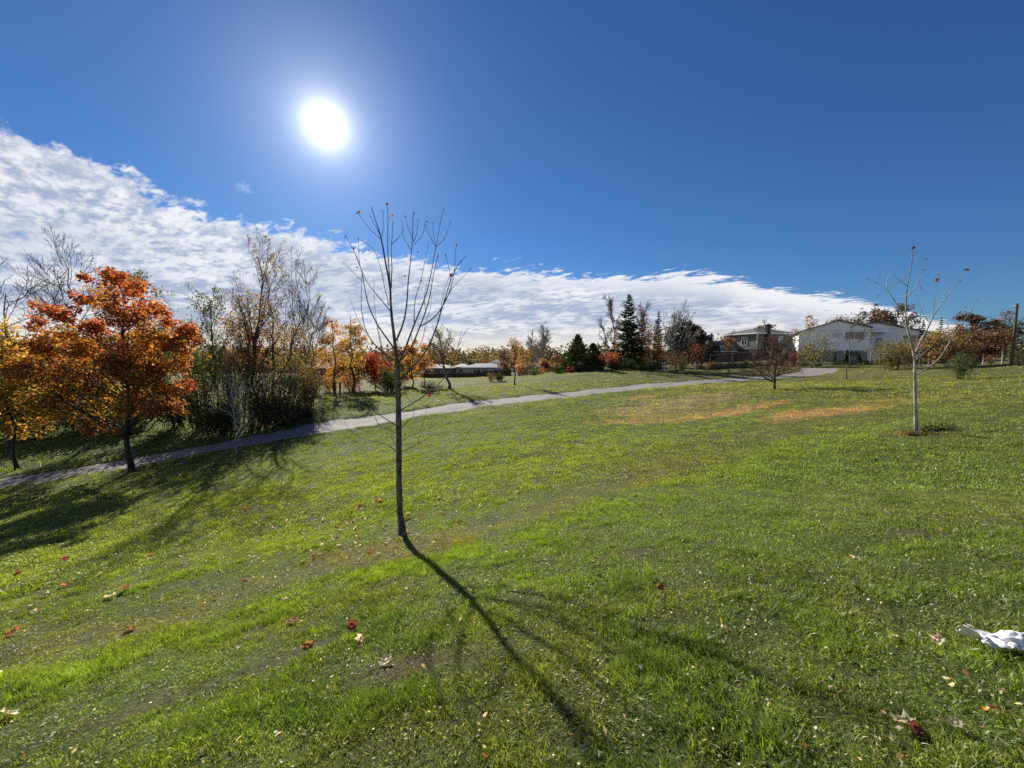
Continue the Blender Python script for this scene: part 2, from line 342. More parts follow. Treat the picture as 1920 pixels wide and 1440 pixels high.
ground = mesh_np('ground', np.c_[XX.ravel(), YY.ravel(), ZZ.ravel()], F, m, None, gc)
tag(ground, 'rolling mown park lawn with worn patches', kind='structure')
cx_ = (UPr + LOr) / 2
nc = 17; k = np.linspace(-0.12, 1.12, nc)
PX = UPr[:, None, :] * (1 - k)[None, :, None] + LOr[:, None, :] * k[None, :, None]
edge = np.minimum(np.clip(np.minimum(k, 1 - k), 0, 1) * 4, 1)
pz = H0(PX[..., 0], PX[..., 1]) - 0.055 + 0.02 * edge[None, :]
I = np.arange(260 * nc).reshape(260, nc); F = np.stack([I[:-1, :-1], I[:-1, 1:], I[1:, 1:], I[1:, :-1]], -1).reshape(-1, 4)[:, ::-1]
m, bb = new_mat('gravel_screenings'); g = bb.n('ShaderNodeNewGeometry')
n1 = bb.noise(g.outputs['Position'], 45, 6, .75); n2 = bb.noise(g.outputs['Position'], 1.2, 4, .6); n3 = bb.noise(g.outputs['Position'], 9, 4, .6)
c = bb.mix(bb.ss(n1, .3, .7), (0.12, 0.11, 0.105, 1), (0.36, 0.335, 0.325, 1)); c = bb.mix(bb.ss(n2, .4, .75, 0, .55), c, (0.20, 0.175, 0.165, 1))
c = bb.mix(bb.ss(n3, .66, .72, 0, .8), c, (0.10, 0.07, 0.04, 1))
out(bb, principled(bb, c, .85, .3, bump(bb, bb.math('ADD', n1, n3), .8, .03)))
tag(mesh_np('path', np.c_[PX[..., 0].ravel(), PX[..., 1].ravel(), pz.ravel()], F, m), 'grey gravel footpath winding across the park lawn', kind='structure')

# ------------------------------------------------------------------ grass (stuff; instanced tufts)
def grass_mat():
    m, bb = new_mat('grass_blades')
    t = bb.n('ShaderNodeAttribute', attribute_name='tint'); t.attribute_type = 'INSTANCER'
    a = bb.n('ShaderNodeAttribute', attribute_name='Col')
    c = bb.mix(1.0, t.outputs['Color'], a.outputs['Color'], 'MULTIPLY')
    straw = bb.mix(a.outputs['Alpha'], c, (0.30, 0.26, 0.15, 1))
    p = bb.n('ShaderNodeBsdfPrincipled'); bb.put(p.inputs['Base Color'], straw); p.inputs['Roughness'].default_value = 0.42
    p.inputs['Specular IOR Level'].default_value = 0.45
    tr = bb.n('ShaderNodeBsdfTranslucent'); bb.put(tr.inputs[0], bb.mix(1.0, straw, (1.8, 1.9, 0.6, 1), 'MULTIPLY'))
    ms = bb.n('ShaderNodeMixShader'); ms.inputs[0].default_value = 0.42
    bb.nt.links.new(p.outputs[0], ms.inputs[1]); bb.nt.links.new(tr.outputs[0], ms.inputs[2]); out(bb, ms.outputs[0]); return m
M['grass'] = grass_mat()
def blade_tuft(name, rs, nb, rad, hmin, hmax, wid, lean, straw=.12):
    V = []; F = []; C = []
    for i in range(nb):
        r = rad * math.sqrt(rs.rand()); th = rs.rand() * 6.283; x, y = r * math.cos(th), r * math.sin(th)
        h = hmin + (hmax - hmin) * rs.rand(); az = rs.rand() * 6.283; ln = lean * (.3 + rs.rand()); w = wid * (.6 + .8 * rs.rand())
        fa = rs.rand() * 6.283; wx, wy = math.cos(fa) * w / 2, math.sin(fa) * w / 2
        b0 = len(V)
        for t, ww in ((0, 1), (.5, .85), (1, .12)):
            q = ln * t * t * h; zz = h * t * (1 - .35 * ln * t)
            cx, cy = x + math.cos(az) * q, y + math.sin(az) * q
            V += [(cx - wx * ww, cy - wy * ww, zz), (cx + wx * ww, cy + wy * ww, zz)]
        F += [(b0, b0 + 1, b0 + 3, b0 + 2), (b0 + 2, b0 + 3, b0 + 5, b0 + 4)]
        br = .6 + .85 * rs.rand(); yl = rs.rand(); st = 1.0 if rs.rand() < straw else 0.0
        C += [(br * (1 + .22 * yl), br, br * (.75 + .3 * rs.rand()), st)] * 6
    me = bpy.data.meshes.new(name); me.from_pydata(V, [], F); ca = me.color_attributes.new('Col', 'FLOAT_COLOR', 'POINT')
    ca.data.foreach_set('color', np.array(C, np.float32).ravel()); me.materials.append(M['grass'])
    for p in me.polygons: p.use_smooth = True
    return bpy.data.objects.new(name, me)
def scatter(name, sources, P, rot, scl, idx, tint, label, kind='stuff'):
    c = bpy.data.collections.new(name + '_pieces')
    for i, s in enumerate(sources): s.name = '%s_piece_%02d' % (name, i); c.objects.link(s)
    me = bpy.data.meshes.new(name); me.vertices.add(len(P)); me.vertices.foreach_set('co', np.asarray(P, np.float32).ravel())
    for an, ty, da, key in (('rot', 'FLOAT_VECTOR', rot, 'vector'), ('scl', 'FLOAT_VECTOR', scl, 'vector'), ('idx', 'INT', idx, 'value'), ('tint', 'FLOAT_COLOR', tint, 'color')):
        at = me.attributes.new(an, ty, 'POINT'); at.data.foreach_set(key, np.ascontiguousarray(da, np.int32 if ty == 'INT' else np.float32).ravel())
    o = bpy.data.objects.new(name, me); COL.objects.link(o)
    nt = bpy.data.node_groups.new(name + '_scatter', 'GeometryNodeTree')
    nt.interface.new_socket('Geometry', in_out='INPUT', socket_type='NodeSocketGeometry')
    nt.interface.new_socket('Geometry', in_out='OUTPUT', socket_type='NodeSocketGeometry')
    gi = nt.nodes.new('NodeGroupInput'); go = nt.nodes.new('NodeGroupOutput'); ip = nt.nodes.new('GeometryNodeInstanceOnPoints')
    ci = nt.nodes.new('GeometryNodeCollectionInfo'); ci.inputs['Collection'].default_value = c
    ci.inputs['Separate Children'].default_value = True; ci.inputs['Reset Children'].default_value = True
    def att(nm, ty):
        x = nt.nodes.new('GeometryNodeInputNamedAttribute'); x.data_type = ty; x.inputs['Name'].default_value = nm
        return [s for s in x.outputs if s.name == 'Attribute' and s.enabled][0]
    er = nt.nodes.new('FunctionNodeEulerToRotation'); L = nt.links
    L.new(att('rot', 'FLOAT_VECTOR'), er.inputs[0]); L.new(gi.outputs[0], ip.inputs['Points']); L.new(ci.outputs[0], ip.inputs['Instance'])
    ip.inputs['Pick Instance'].default_value = True; L.new(att('idx', 'INT'), ip.inputs['Instance Index']); L.new(er.outputs[0], ip.inputs['Rotation'])
    L.new(att('scl', 'FLOAT_VECTOR'), ip.inputs['Scale']); L.new(ip.outputs[0], go.inputs[0])
    md = o.modifiers.new('scatter', 'NODES'); md.node_group = nt
    tag(o, label, kind=kind); return o
def ring_points(rs, r0, r1, dens, a0=-66, a1=66):
    A = (r1 * r1 - r0 * r0) * R(a1 - a0) / 2; n = int(A * dens)
    r = np.sqrt(r0 * r0 + rs.rand(n) * (r1 * r1 - r0 * r0)); th = R(a0) + rs.rand(n) * R(a1 - a0)
    return r * np.sin(th), r * np.cos(th)
rs = RS(11)
src = [blade_tuft('t', rs, 18, .05, .018, .046, .0045, 1.0, .15) for _ in range(6)] + [blade_tuft('t', rs, 15, .045, .035, .068, .0045, .8, .04) for _ in range(3)]
src += [blade_tuft('t', rs, 22, .13, .025, .06, .010, .9) for _ in range(4)] + [blade_tuft('t', rs, 26, .30, .03, .07, .022, .9, .1) for _ in range(3)]
Ps, Rt, Sc, Ix, Ti = [], [], [], [], []
for (r0, r1, dens, kind) in [(0.0, 1.2, 220, 0), (1.2, 3.5, 1150, 0), (3.5, 6.5, 850, 0), (6.5, 10, 600, 0), (10, 17, 190, 1), (17, 28, 80, 1), (28, 45, 18, 2), (45, 75, 3.0, 2)]:
    x, y = ring_points(rs, r0, r1, dens, *((-180, 180) if r1 < 2 else (-66, 66))); k = ~on_path(x, y); x, y = x[k], y[k]
    col, hh, de = lawn(x, y); k = rs.rand(len(x)) < de; x, y, col, hh = x[k], y[k], col[k], hh[k]; n = len(x)
    z = H(x, y) - .004; Ps.append(np.c_[x, y, z]); Rt.append(np.c_[rs.randn(n) * .12, rs.randn(n) * .12, rs.rand(n) * 6.283])
    s = .75 + .5 * rs.rand(n); Sc.append(np.c_[s, s, s * hh])
    tall = (rs.rand(n) < np.clip((hh - 1.0) * 1.3, 0.02, .6))
    Ix.append(np.where(tall, 6 + rs.randint(0, 3, n), rs.randint(0, 6, n)) if kind == 0 else (9 + rs.randint(0, 4, n) if kind == 1 else 13 + rs.randint(0, 3, n)))
    br = (.62 + .8 * rs.rand(n) ** 1.3)[:, None]; Ti.append(np.c_[col * br * 1.34, np.ones(n)])
Ps = np.concatenate(Ps); print('grass tufts', len(Ps))
scatter('grass', src, Ps, np.concatenate(Rt), np.concatenate(Sc), np.concatenate(Ix), np.concatenate(Ti), 'short mown green grass blades covering the sloping lawn')

# ------------------------------------------------------------------ tree building blocks
def unit(v): return v / np.maximum(np.linalg.norm(v, axis=-1, keepdims=True), 1e-9)
def tubes(P, Rr, s):
    """P (k,n,3) centre lines, Rr (k,n) radii -> quads"""
    k, n, _ = P.shape
    t = np.empty_like(P); t[:, 1:-1] = P[:, 2:] - P[:, :-2]; t[:, 0] = P[:, 1] - P[:, 0]; t[:, -1] = P[:, -1] - P[:, -2]; t = unit(t)
    ref = np.where(np.abs(t[:, :1, 2:3]) > .9, np.array([1., 0, 0]), np.array([0, 0, 1.])); ref = np.broadcast_to(ref, t.shape)
    a = unit(np.cross(t, ref)); c = np.cross(t, a); th = np.arange(s) * 2 * math.pi / s
    V = P[:, :, None] + Rr[:, :, None, None] * (np.cos(th)[:, None] * a[:, :, None] + np.sin(th)[:, None] * c[:, :, None])
    I = np.arange(k * n * s).reshape(k, n, s); J = np.roll(I, -1, 2)
    F = np.stack([I[:, :-1], J[:, :-1], J[:, 1:], I[:, 1:]], -1).reshape(-1, 4)
    return V.reshape(-1, 3), F
def join(parts):
    V, F, o = [], [], 0
    for v, f in parts: V.append(v); F.append(f + o); o += len(v)
    return np.concatenate(V), np.concatenate(F)
def grow(rs, P0, D, L, Rd, n, jit, up, taper=.25):
    k = len(P0); P = np.empty((k, n, 3)); P[:, 0] = P0; d = unit(np.asarray(D, float)); st = (np.asarray(L) / (n - 1))[:, None]
    for i in range(1, n):
        P[:, i] = P[:, i - 1] + d * st; d = unit(d + rs.randn(k, 3) * jit + np.array([0, 0, up]))
    t = np.linspace(0, 1, n); Rr = np.asarray(Rd)[:, None] * (1 - (1 - taper) * t)[None]
    return P, Rr
def kids(rs, P, Rr, m, tmin, ang, lr, rr, tmax=1.0, angv=.25):
    k, n, _ = P.shape; tt = tmin + (tmax - tmin) * (np.arange(m)[None] + rs.rand(k, m)) / m; f = tt * (n - 1); i = np.minimum(f.astype(int), n - 2); fr = (f - i)[..., None]
    r = np.arange(k)[:, None]; S = P[r, i] * (1 - fr) + P[r, i + 1] * fr; tg = unit(P[r, i + 1] - P[r, i])
    rad = Rr[r, i] * rr; Lp = np.linalg.norm(P[:, -1] - P[:, 0], axis=1)[:, None]
    pr = unit(np.cross(tg, rs.randn(k, m, 3))); a = ang * (1 + angv * rs.randn(k, m, 1))
    D = tg * np.cos(a) + pr * np.sin(a); L = Lp * lr * (1.15 - .6 * tt) * (.7 + .6 * rs.rand(k, m))
    return S.reshape(-1, 3), D.reshape(-1, 3), L.ravel(), rad.ravel()
def leaves(rs, P, size, cols, flat=.35, spread=None, asp=.62):
    """one little folded diamond per point"""
    n = len(P); a = unit(rs.randn(n, 3) * np.array([1, 1, .7])); nn = unit(rs.randn(n, 3) + np.array([0, 0, flat])); c = unit(np.cross(a, nn)); up = np.cross(c, a)
    s = (size * (.6 + .8 * rs.rand(n)))[:, None]; w = s * asp
    V = np.stack([P - a * s * .5, P + c * w * .5 + up * s * .12, P + a * s * .5, P - c * w * .5 + up * s * .12], 1).reshape(-1, 3)
    F = np.arange(4 * n).reshape(n, 4); return V, F, np.repeat(cols, 4, axis=0)
PAL = dict(red=(.28, .05, .03), redor=(.34, .10, .03), orange=(.38, .16, .03), amber=(.38, .225, .04), yellow=(.38, .28, .05), lime=(.27, .30, .06),
           olive=(.15, .165, .055), green=(.055, .10, .028), deep=(.022, .045, .018), brown=(.17, .09, .05), maroon=(.13, .045, .035), tan=(.33, .22, .10), grey=(.16, .15, .10), bluegreen=(.035, .065, .045))
def pick(rs, n, mix, var=.25):
    names = list(mix); w = np.array([mix[q] for q in names], float); w /= w.sum(); c = np.array([PAL[q] for q in names])[rs.choice(len(names), n, p=w)]
    return c * (1 + var * rs.randn(n, 1)).clip(.4, 1.8)
def limbs_to(rs, base, trunk_top, targets, r0, n=6, sag=0.0):
    """branches from the trunk axis out to the targets"""
    k = len(targets); T_ = np.asarray(targets, float); bt = np.asarray(base, float); tt = np.asarray(trunk_top, float)
    hz = np.hypot(T_[:, 0] - bt[0], T_[:, 1] - bt[1]); f = (T_[:, 2] - bt[2] - .75 * hz) / (tt[2] - bt[2]); f = np.clip(f, .2, .95)
    S = bt + (tt - bt) * f[:, None]; t = np.linspace(0, 1, n)[None, :, None]
    P = S[:, None] * (1 - t) + T_[:, None] * t; P[..., 2] += (np.sin(t[..., 0] * math.pi) * (-.08 - sag) * hz[:, None]); P[:, 1:-1] += rs.randn(k, n - 2, 3) * .03 * hz[:, None, None]
    Rr = (r0 * (.14 + .26 * (1 - f)))[:, None] * np.linspace(1, .2, n)[None]; return P, Rr
def trunk_line(rs, base, top, r, n=9, wob=.02, flare=1.5):
    b_ = np.asarray(base, float).copy(); b_[2] -= .15; t = np.linspace(0, 1, n)[:, None]; P = b_ * (1 - t) + np.asarray(top, float) * t
    h = top[2] - base[2]; P[1:-1] += rs.randn(n - 2, 3) * wob * h * np.array([1, 1, 0]) * .5
    Rr = r * np.linspace(1, .22, n); Rr[0] *= flare; Rr[1] *= 1.0; return P[None], Rr[None]

def leafy_tree(name, label, base, H_, Wd, mix, cat='tree', seed=0, nclus=26, nleaf=2500, leaf=.14, bark='bark_dark', trunk_r=None, crown0=.3, clus=.22, mat='leaf', group=None,
               twigs=4, shape=1.0, top_shift=(0, 0), light_mix=None, cl_targets=None, cl_cols=None, multi=1, flatk=1.0, dull=0.0):
    """trunk, limbs reaching to leaf clusters, twigs, and separate leaf faces gathered in uneven clusters"""
    rs = RS(seed + 100); base = np.asarray(base, float); root = empty(name, base); tag(root, label, cat, group); r = trunk_r or H_ * .012
    top = base + np.array([top_shift[0], top_shift[1], H_ * .93])
    if cl_targets is None:
        C = []
        while len(C) < nclus:
            q = rs.rand(3) * 2 - 1; zz = (q[2] + 1) / 2; rmax = math.sin(math.pi * min(1, (zz * .86 + .12)) ** shape) ** .8
            if math.hypot(q[0], q[1]) > rmax: continue
            if math.hypot(q[0], q[1]) < rmax * .35 and rs.rand() < .5: continue
            C.append((base[0] + top_shift[0] * zz + q[0] * Wd / 2 * .85, base[1] + top_shift[1] * zz + q[1] * Wd / 2 * .85 * flatk, base[2] + H_ * (crown0 + (1 - crown0) * zz * .95)))
        C = np.array(C); cr = Wd * clus * (.6 + .8 * rs.rand(len(C))); cc = None
    else: C = np.asarray(cl_targets)[:, :3]; cr = np.asarray(cl_targets)[:, 3]
    tb = []
    for i in range(multi):
        tp = top if multi == 1 else base + np.array([rs.randn() * Wd * .18, rs.randn() * Wd * .15, H_ * (.6 + .33 * rs.rand())])
        bs = base if multi == 1 else base + np.array([rs.randn() * .12, rs.randn() * .12, 0])
        tb.append(tubes(*trunk_line(rs, bs, tp, r / (multi ** .4), wob=.03), 8))
    mesh_np('trunk', *join(tb), M[bark], root, off=base)
    LP, LR = limbs_to(rs, base, top, C, r); S = [tubes(LP, LR, 5)]
    q = kids(rs, LP, LR, twigs, .35, .6, .55, .5); TP, TR = grow(rs, *q, 4, .12, .08); S.append(tubes(TP, np.maximum(TR, .004 * H_ / 8), 3))
    mesh_np('branches', *join(S), M[bark], root, off=base)
    w = cr ** 2; w = w / w.sum(); ci = rs.choice(len(C), nleaf, p=w); off = rs.randn(nleaf, 3); off *= (rs.rand(nleaf, 1) ** .3) / np.linalg.norm(off, axis=1, keepdims=True) * 1.15
    # uneven clumps inside every cluster
    sub = rs.randn(len(C), 9, 3) * .42; pk = sub[ci, rs.randint(0, 9, nleaf)]
    P = C[ci] + (off * .5 + pk * .9) * cr[ci][:, None] * np.array([1, 1, .8])
    k = P[:, 2] > base[2] + .15; P, ci = P[k], ci[k]
    if cl_cols is not None:
        cols = np.concatenate([pick(rs, 1, cl_cols[j]) for j in ci]) if False else None
        cols = np.zeros((len(P), 3))
        for j in range(len(C)):
            kk = ci == j
            if kk.any(): cols[kk] = pick(rs, kk.sum(), cl_cols[j])
    else:
        cols = pick(rs, len(P), mix); cols *= (.8 + .4 * rs.rand(len(C), 1))[ci]
        if light_mix: k = rs.rand(len(P)) < np.clip((P[:, 2] - base[2]) / H_ - .35, 0, 1) * 1.2; cols[k] = pick(rs, k.sum(), light_mix)
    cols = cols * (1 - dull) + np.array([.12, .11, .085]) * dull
    V, F, c4 = leaves(rs, P, leaf, cols); mesh_np('foliage', V, F, M[mat], root, colors=c4, smooth=False, off=base)
    return root

def bare_tree(name, label, base, H_, spread=.45, cat='tree', seed=0, bark='bark_mid', r=None, fork=.25, limbs=9, lv=(6, 5), ang=.55, up=.10, group=None, tw=.0035, multi=1,
              leafmix=None, nleaf=0, leaf=.08, lean=(0, 0), jit=.07, laterals=True, tipsonly=False):
    rs = RS(seed + 500); base = np.asarray(base, float); root = empty(name, base); tag(root, label, cat, group); r = r or H_ * .010
    TP, TR = [], []
    for i in range(multi):
        bs = base + (np.array([rs.randn() * .1, rs.randn() * .1, 0]) if multi > 1 else 0)
        tp = base + np.array([lean[0] + (rs.randn() * H_ * .2 if multi > 1 else 0), lean[1] + (rs.randn() * H_ * .1 if multi > 1 else 0), H_ * (.95 if i == 0 else .6 + .3 * rs.rand())])
        p, q = trunk_line(rs, bs, tp, r / multi ** .35, wob=.035); TP.append(p); TR.append(q)
    TP = np.concatenate(TP); TR = np.concatenate(TR)
    mesh_np('trunk', *tubes(TP, TR, 8), M[bark], root, off=base)
    S, D, L, Q = kids(rs, TP, TR, limbs, fork, ang, spread, .5, .95); P1, R1 = grow(rs, S, D, L, Q, 7, jit, up); R1 = np.maximum(R1, tw * 1.5)
    parts = [tubes(P1, R1, 5)]; pp, rr_ = P1, R1; tips = [P1[:, -1]]; allP = [P1.reshape(-1, 3)]
    for j, m_ in enumerate(lv):
        q = kids(rs, pp, rr_, m_, .22, .55 + .1 * j, .55 if j == 0 else .5, .6); pp, rr_ = grow(rs, *q, 5 if j == 0 else 4, jit * 1.2, up); rr_ = np.maximum(rr_, tw)
        parts.append(tubes(pp, rr_, 4 if j == 0 else 3)); tips.append(pp[:, -1]); allP.append(pp[:, 1:].reshape(-1, 3))
    mesh_np('branches', *join(parts), M[bark], root, off=base)
    if leafmix:
        src_ = np.concatenate(tips[-1:] if tipsonly else allP[1:]); P = src_[rs.randint(0, len(src_), nleaf)] + rs.randn(nleaf, 3) * leaf * .8
        V, F, c4 = leaves(rs, P, leaf, pick(rs, nleaf, leafmix)); mesh_np('foliage', V, F, M['leaf'], root, colors=c4, smooth=False, off=base)
    return root

def conifer(name, label, base, H_, Wd, mix, seed=0, cat='tree', group=None, layers=26, per=11, droop=.35, sparse=0.0, needle=.22, tiers=True, wid=.34, crown0=.03, nn=13, pw=.85):
    rs = RS(seed + 900); base = np.asarray(base, float); root = empty(name, base); tag(root, label, cat, group)
    mesh_np('trunk', *tubes(*trunk_line(rs, base, base + np.array([0, 0, H_]), H_ * .014, wob=.004), 8), M['bark_dark'], root, off=base)
    t = np.repeat(np.linspace(crown0, .985, layers), per) + rs.randn(layers * per) * .006; n = len(t); k = rs.rand(n) > sparse; t = t[k]; n = len(t)
    az = rs.rand(n) * 6.283; Lb = Wd / 2 * (1 - t) ** pw * (.45 + .75 * rs.rand(n)) + .03 * Wd; lay = (np.sin(np.arange(n) // per * 1.9) * .12 + 1); Lb *= lay
    S = base + np.c_[0 * t, 0 * t, t * H_]; D = np.c_[np.cos(az), np.sin(az), .15 - droop * (1 - t) + .5 * t ** 4]
    P, Rr = grow(rs, S, D, Lb, Lb * .012 + .004, 6, .05, .05); mesh_np('branches', *tubes(P, Rr, 3), M['bark_dark'], root, off=base)
    f = np.concatenate([np.linspace(.12, 1.0, nn) for _ in range(n)]) * 5; ii = np.repeat(np.arange(n), nn); a = np.minimum(f.astype(int), 4); fr = (f - a)[:, None]
    C = P[ii, a] * (1 - fr) + P[ii, a + 1] * fr; tg = unit(P[ii, a + 1] - P[ii, a]); sd_ = unit(np.cross(tg, [0, 0, 1.0])); sz = np.repeat(Lb, nn)
    V = []; Cc = []; base_c = pick(rs, n, mix)
    for s_ in (-1, 1):
        ln = (sz * wid * (1.1 - f / 5 * .75) * (.6 + .8 * rs.rand(len(C))))[:, None] + needle * .3; w = ln * .30
        dr = unit(sd_ * s_ * (.8 + .3 * rs.rand(len(C), 1)) + tg * .6 + np.array([0, 0, -.30]) + rs.randn(len(C), 3) * .18); pr = unit(np.cross(dr, rs.randn(len(C), 3)))
        V.append(np.stack([C - pr * w * .35, C + dr * ln * .55 - pr * w * .5, C + dr * ln, C + dr * ln * .5 + pr * w * .5], 1)); Cc.append(base_c[ii] * (.7 + .6 * rs.rand(len(C), 1)))
    V = np.concatenate(V).reshape(-1, 3); Cc = np.concatenate(Cc)
    mesh_np('foliage', V, np.arange(len(V)).reshape(-1, 4), M['needle'], root, colors=np.repeat(Cc, 4, axis=0), smooth=False, off=base); return root

def shrub(name, label, base, H_, Wd, mix, seed=0, cat='shrub', group=None, stems=16, nleaf=1500, leaf=.08, bark='bark_dark', mat='green_leaf', hollow=.5, dep=1.0, low=0.0, sp=.13):
    rs = RS(seed + 1300); base = np.asarray(base, float); root = empty(name, base); tag(root, label, cat, group)
    az = rs.rand(stems) * 6.283; q = np.sqrt(rs.rand(stems)); D = np.c_[np.cos(az) * q * Wd / H_ * .55, np.sin(az) * q * Wd / H_ * .55 * dep, np.ones(stems)]
    S = base + np.c_[rs.randn(stems) * Wd * .10, rs.randn(stems) * Wd * .1 * dep, -.08 * np.ones(stems)]
    P, Rr = grow(rs, S, D, H_ * (.7 + .3 * rs.rand(stems)), np.full(stems, .012 + H_ * .004), 6, .07, .03); parts = [tubes(P, Rr, 4)]
    k1 = kids(rs, P, Rr, 6, .2, .6, .42, .5); P2, R2 = grow(rs, *k1, 4, .12, .06); parts.append(tubes(P2, np.maximum(R2, .004), 3))
    mesh_np('stems', *join(parts), M[bark], root, off=base)
    n1 = int(nleaf * .72); allp = np.concatenate([P[:, 1:].reshape(-1, 3), P2.reshape(-1, 3)]); A = allp[rs.randint(0, len(allp), n1)] + rs.randn(n1, 3) * np.array([1, dep, 1]) * Wd * .06
    d = unit(rs.randn(nleaf - n1, 3)); rr_ = (hollow + (1 - hollow) * rs.rand(len(d), 1)); nz = (1 + sp * np.sin(d[:, :1] * 7 + seed) + sp * np.sin(d[:, 2:] * 9 + d[:, 1:2] * 6))
    E = base + np.array([0, 0, H_ * (.5 + low / 2)]) + d * rr_ * nz * np.array([Wd / 2, Wd / 2 * dep, H_ * .5 * (1 - low)]); P_ = np.concatenate([A, E]); P_ = P_[P_[:, 2] > base[2] + .04]
    c = pick(rs, len(P_), mix); V, F, c4 = leaves(rs, P_, leaf, c); mesh_np('foliage', V, F, M[mat], root, colors=c4, smooth=False, off=base); return root
def ht(px_top, Y, base, px=960): return W(px, px_top, Y)[2] - base[2]
def wd(px, Y): return px * Y / FPX

# ------------------------------------------------------------------ hero sapling in the foreground (limb by limb)
def traced(name, label, Y, base_px, strokes, cat='tree', bark='bark', group=None, seed=1, trunk=None, leaf_tips=0, leafs=(), sides=7, depth=.9, leafcol=('maroon', 'redor'), thin=1.0):
    rs = RS(seed); bp = hit(*base_px); root = empty(name, bp); tag(root, label, cat, group); Yb = bp[1]
    axis_x = bp[0]
    def to3(pl, off0, swing):
        pl = np.array(pl, float); L = np.r_[0, np.cumsum(np.hypot(*np.diff(pl, axis=0).T))]; L = L / max(L[-1], 1e-6)
        return np.array([W(p[0], p[1], Yb + off0 + swing * l) for p, l in zip(pl, L)])
    tp = to3([s[:2] for s in trunk], 0, 0); tr = np.array([s[2] for s in trunk]) * thin * Yb / FPX / 2
    tp[0, 2] -= .06
    P = resample(tp, 26); s = np.r_[0, np.cumsum(np.linalg.norm(np.diff(tp, axis=0), axis=1))]; Rr = np.interp(np.linspace(0, s[-1], 26), s, tr)
    Rr *= 1 + .06 * np.sin(np.arange(26) * 2.3); mesh_np('trunk', *tubes(P[None], Rr[None], 10), M[bark], root, off=bp)
    store = {}
    for i, (par, w0, w1, pl) in enumerate(strokes):
        if par is None: off0 = 0.0
        else:
            q = store[par]; a = np.array(pl[0], float); k = np.argmin(np.hypot(q[0][:, 0] - a[0], q[0][:, 1] - a[1])); off0 = q[1][k]
        ln = np.hypot(*(np.array(pl[-1], float) - np.array(pl[0], float))) * Yb / FPX
        sw = (rs.rand() * 2 - 1) * depth * ln * (.75 if par is None else .5)
        pl = np.array(pl, float); m_ = 12
        t = np.linspace(0, 1, m_); sm = resample(pl, m_); sm[1:-1] = (sm[:-2] + 2 * sm[1:-1] + sm[2:]) / 4
        p3 = np.array([W(sm[j, 0], sm[j, 1], Yb + off0 + sw * t[j]) for j in range(m_)])
        p3 += np.cumsum(rs.randn(m_, 3) * .0035, 0) * np.array([1, 1, .4]) * (t[:, None] > 0)
        store[i] = (sm, off0 + sw * t)
        rr_ = (w1 + (w0 - w1) * (1 - t) ** 1.4) * .80 * thin ** .4 * Yb / FPX / 2
        pr = [tubes(p3[None], rr_[None], sides if w0 > 3 else 5)]
        # buds and little side twigs
        ntw = max(2, int(ln / .20)); kk = kids(rs, p3[None], rr_[None], ntw, .3, .6, .0, .5); kk = (kk[0], kk[1] + [0, 0, .5], np.full(ntw, 1.0) * (.04 + .20 * rs.rand(ntw) ** 2), np.full(ntw, .0026))
        a, c = grow(rs, *kk, 4, .1, .1); pr.append(tubes(a, c, 3))
        bo = mesh_np('branch', *join(pr), M[bark], root, off=bp)
    for (px, py, sz, cn) in leafs:
        # hang each leaf on the nearest branch end
        best = min(((math.hypot(q[0][j, 0] - px, q[0][j, 1] - py), q[1][j]) for q in store.values() for j in (11, 9, 7, 5)), key=lambda e: e[0])
        c = W(px, py, Yb + best[1]); V, F = maple_leaf(rs, sz * Yb / FPX); V = V + c
        o = mesh_np('leaf', V, F, M['leaf'], root, colors=np.tile(np.array(PAL[cn]) * .8, (len(V), 1)), off=bp)
    return root
OUT = [(0, -.5), (.16, -.34), (.38, -.36), (.36, -.16), (.50, .02), (.36, .14), (.32, .32), (.17, .30), (0, .52), (-.15, .30), (-.30, .34), (-.33, .14), (-.50, .05), (-.36, -.15), (-.40, -.34), (-.15, -.33)]
def maple_leaf(rs, s, curl=.35, flat=False):
    O = np.array(OUT); n = len(O); r2 = (O ** 2).sum(1); z = curl * r2 * (1 + .6 * np.sin(np.arange(n) * 1.7 + rs.rand() * 6)) - (0.25 if not flat else .05) * np.abs(O[:, 0]) * rs.rand()
    V = np.vstack([np.c_[O * .45, z * .25], np.c_[O, z], [[0, 0, 0]]]) * s
    F = [(i, (i + 1) % n, n + (i + 1) % n, n + i) for i in range(n)] + [(2 * n, (i + 1) % n, i, 2 * n) for i in range(n)]
    F = [f if len(set(f)) == 4 else (f[0], f[1], f[2], f[2]) for f in F]
    F = np.array([f for f in F if len(set(f)) == 4] + [(2 * n, i, (i + 1) % n, (i + 2) % n) for i in range(0, n, 2)])
    if flat: e = Euler((rs.randn() * .35, rs.randn() * .35, rs.rand() * 6.283))
    else: e = Euler((rs.rand() * 6, rs.rand() * 6, rs.rand() * 6.283))
    return V @ np.array(e.to_matrix()).T, F
def z3(l): return [(600 + a / 3.6, 360 + c / 3.6) for a, c in l]
def z4(l): return [(560 + a / 5.647, 580 + c / 5.647) for a, c in l]
def zl(l): return [(640 + a / 3.6, 760 + c / 3.6) for a, c in l]
TR = [(755, 1001, 17), (753, 985, 13), (750, 960, 11.5), (748, 900, 10.5), (748, 830, 10.5), (747, 760, 10), (746.5, 720, 9.5), (746, 700, 9), (745, 679, 8), (741, 647, 6.2), (737, 615, 5.2), (734, 590, 4.6), (732.5, 570, 4.2), (732, 538, 3.6), (724, 499, 3), (715, 446, 2.4), (708, 425, 1.8), (697, 391, 1.0)]
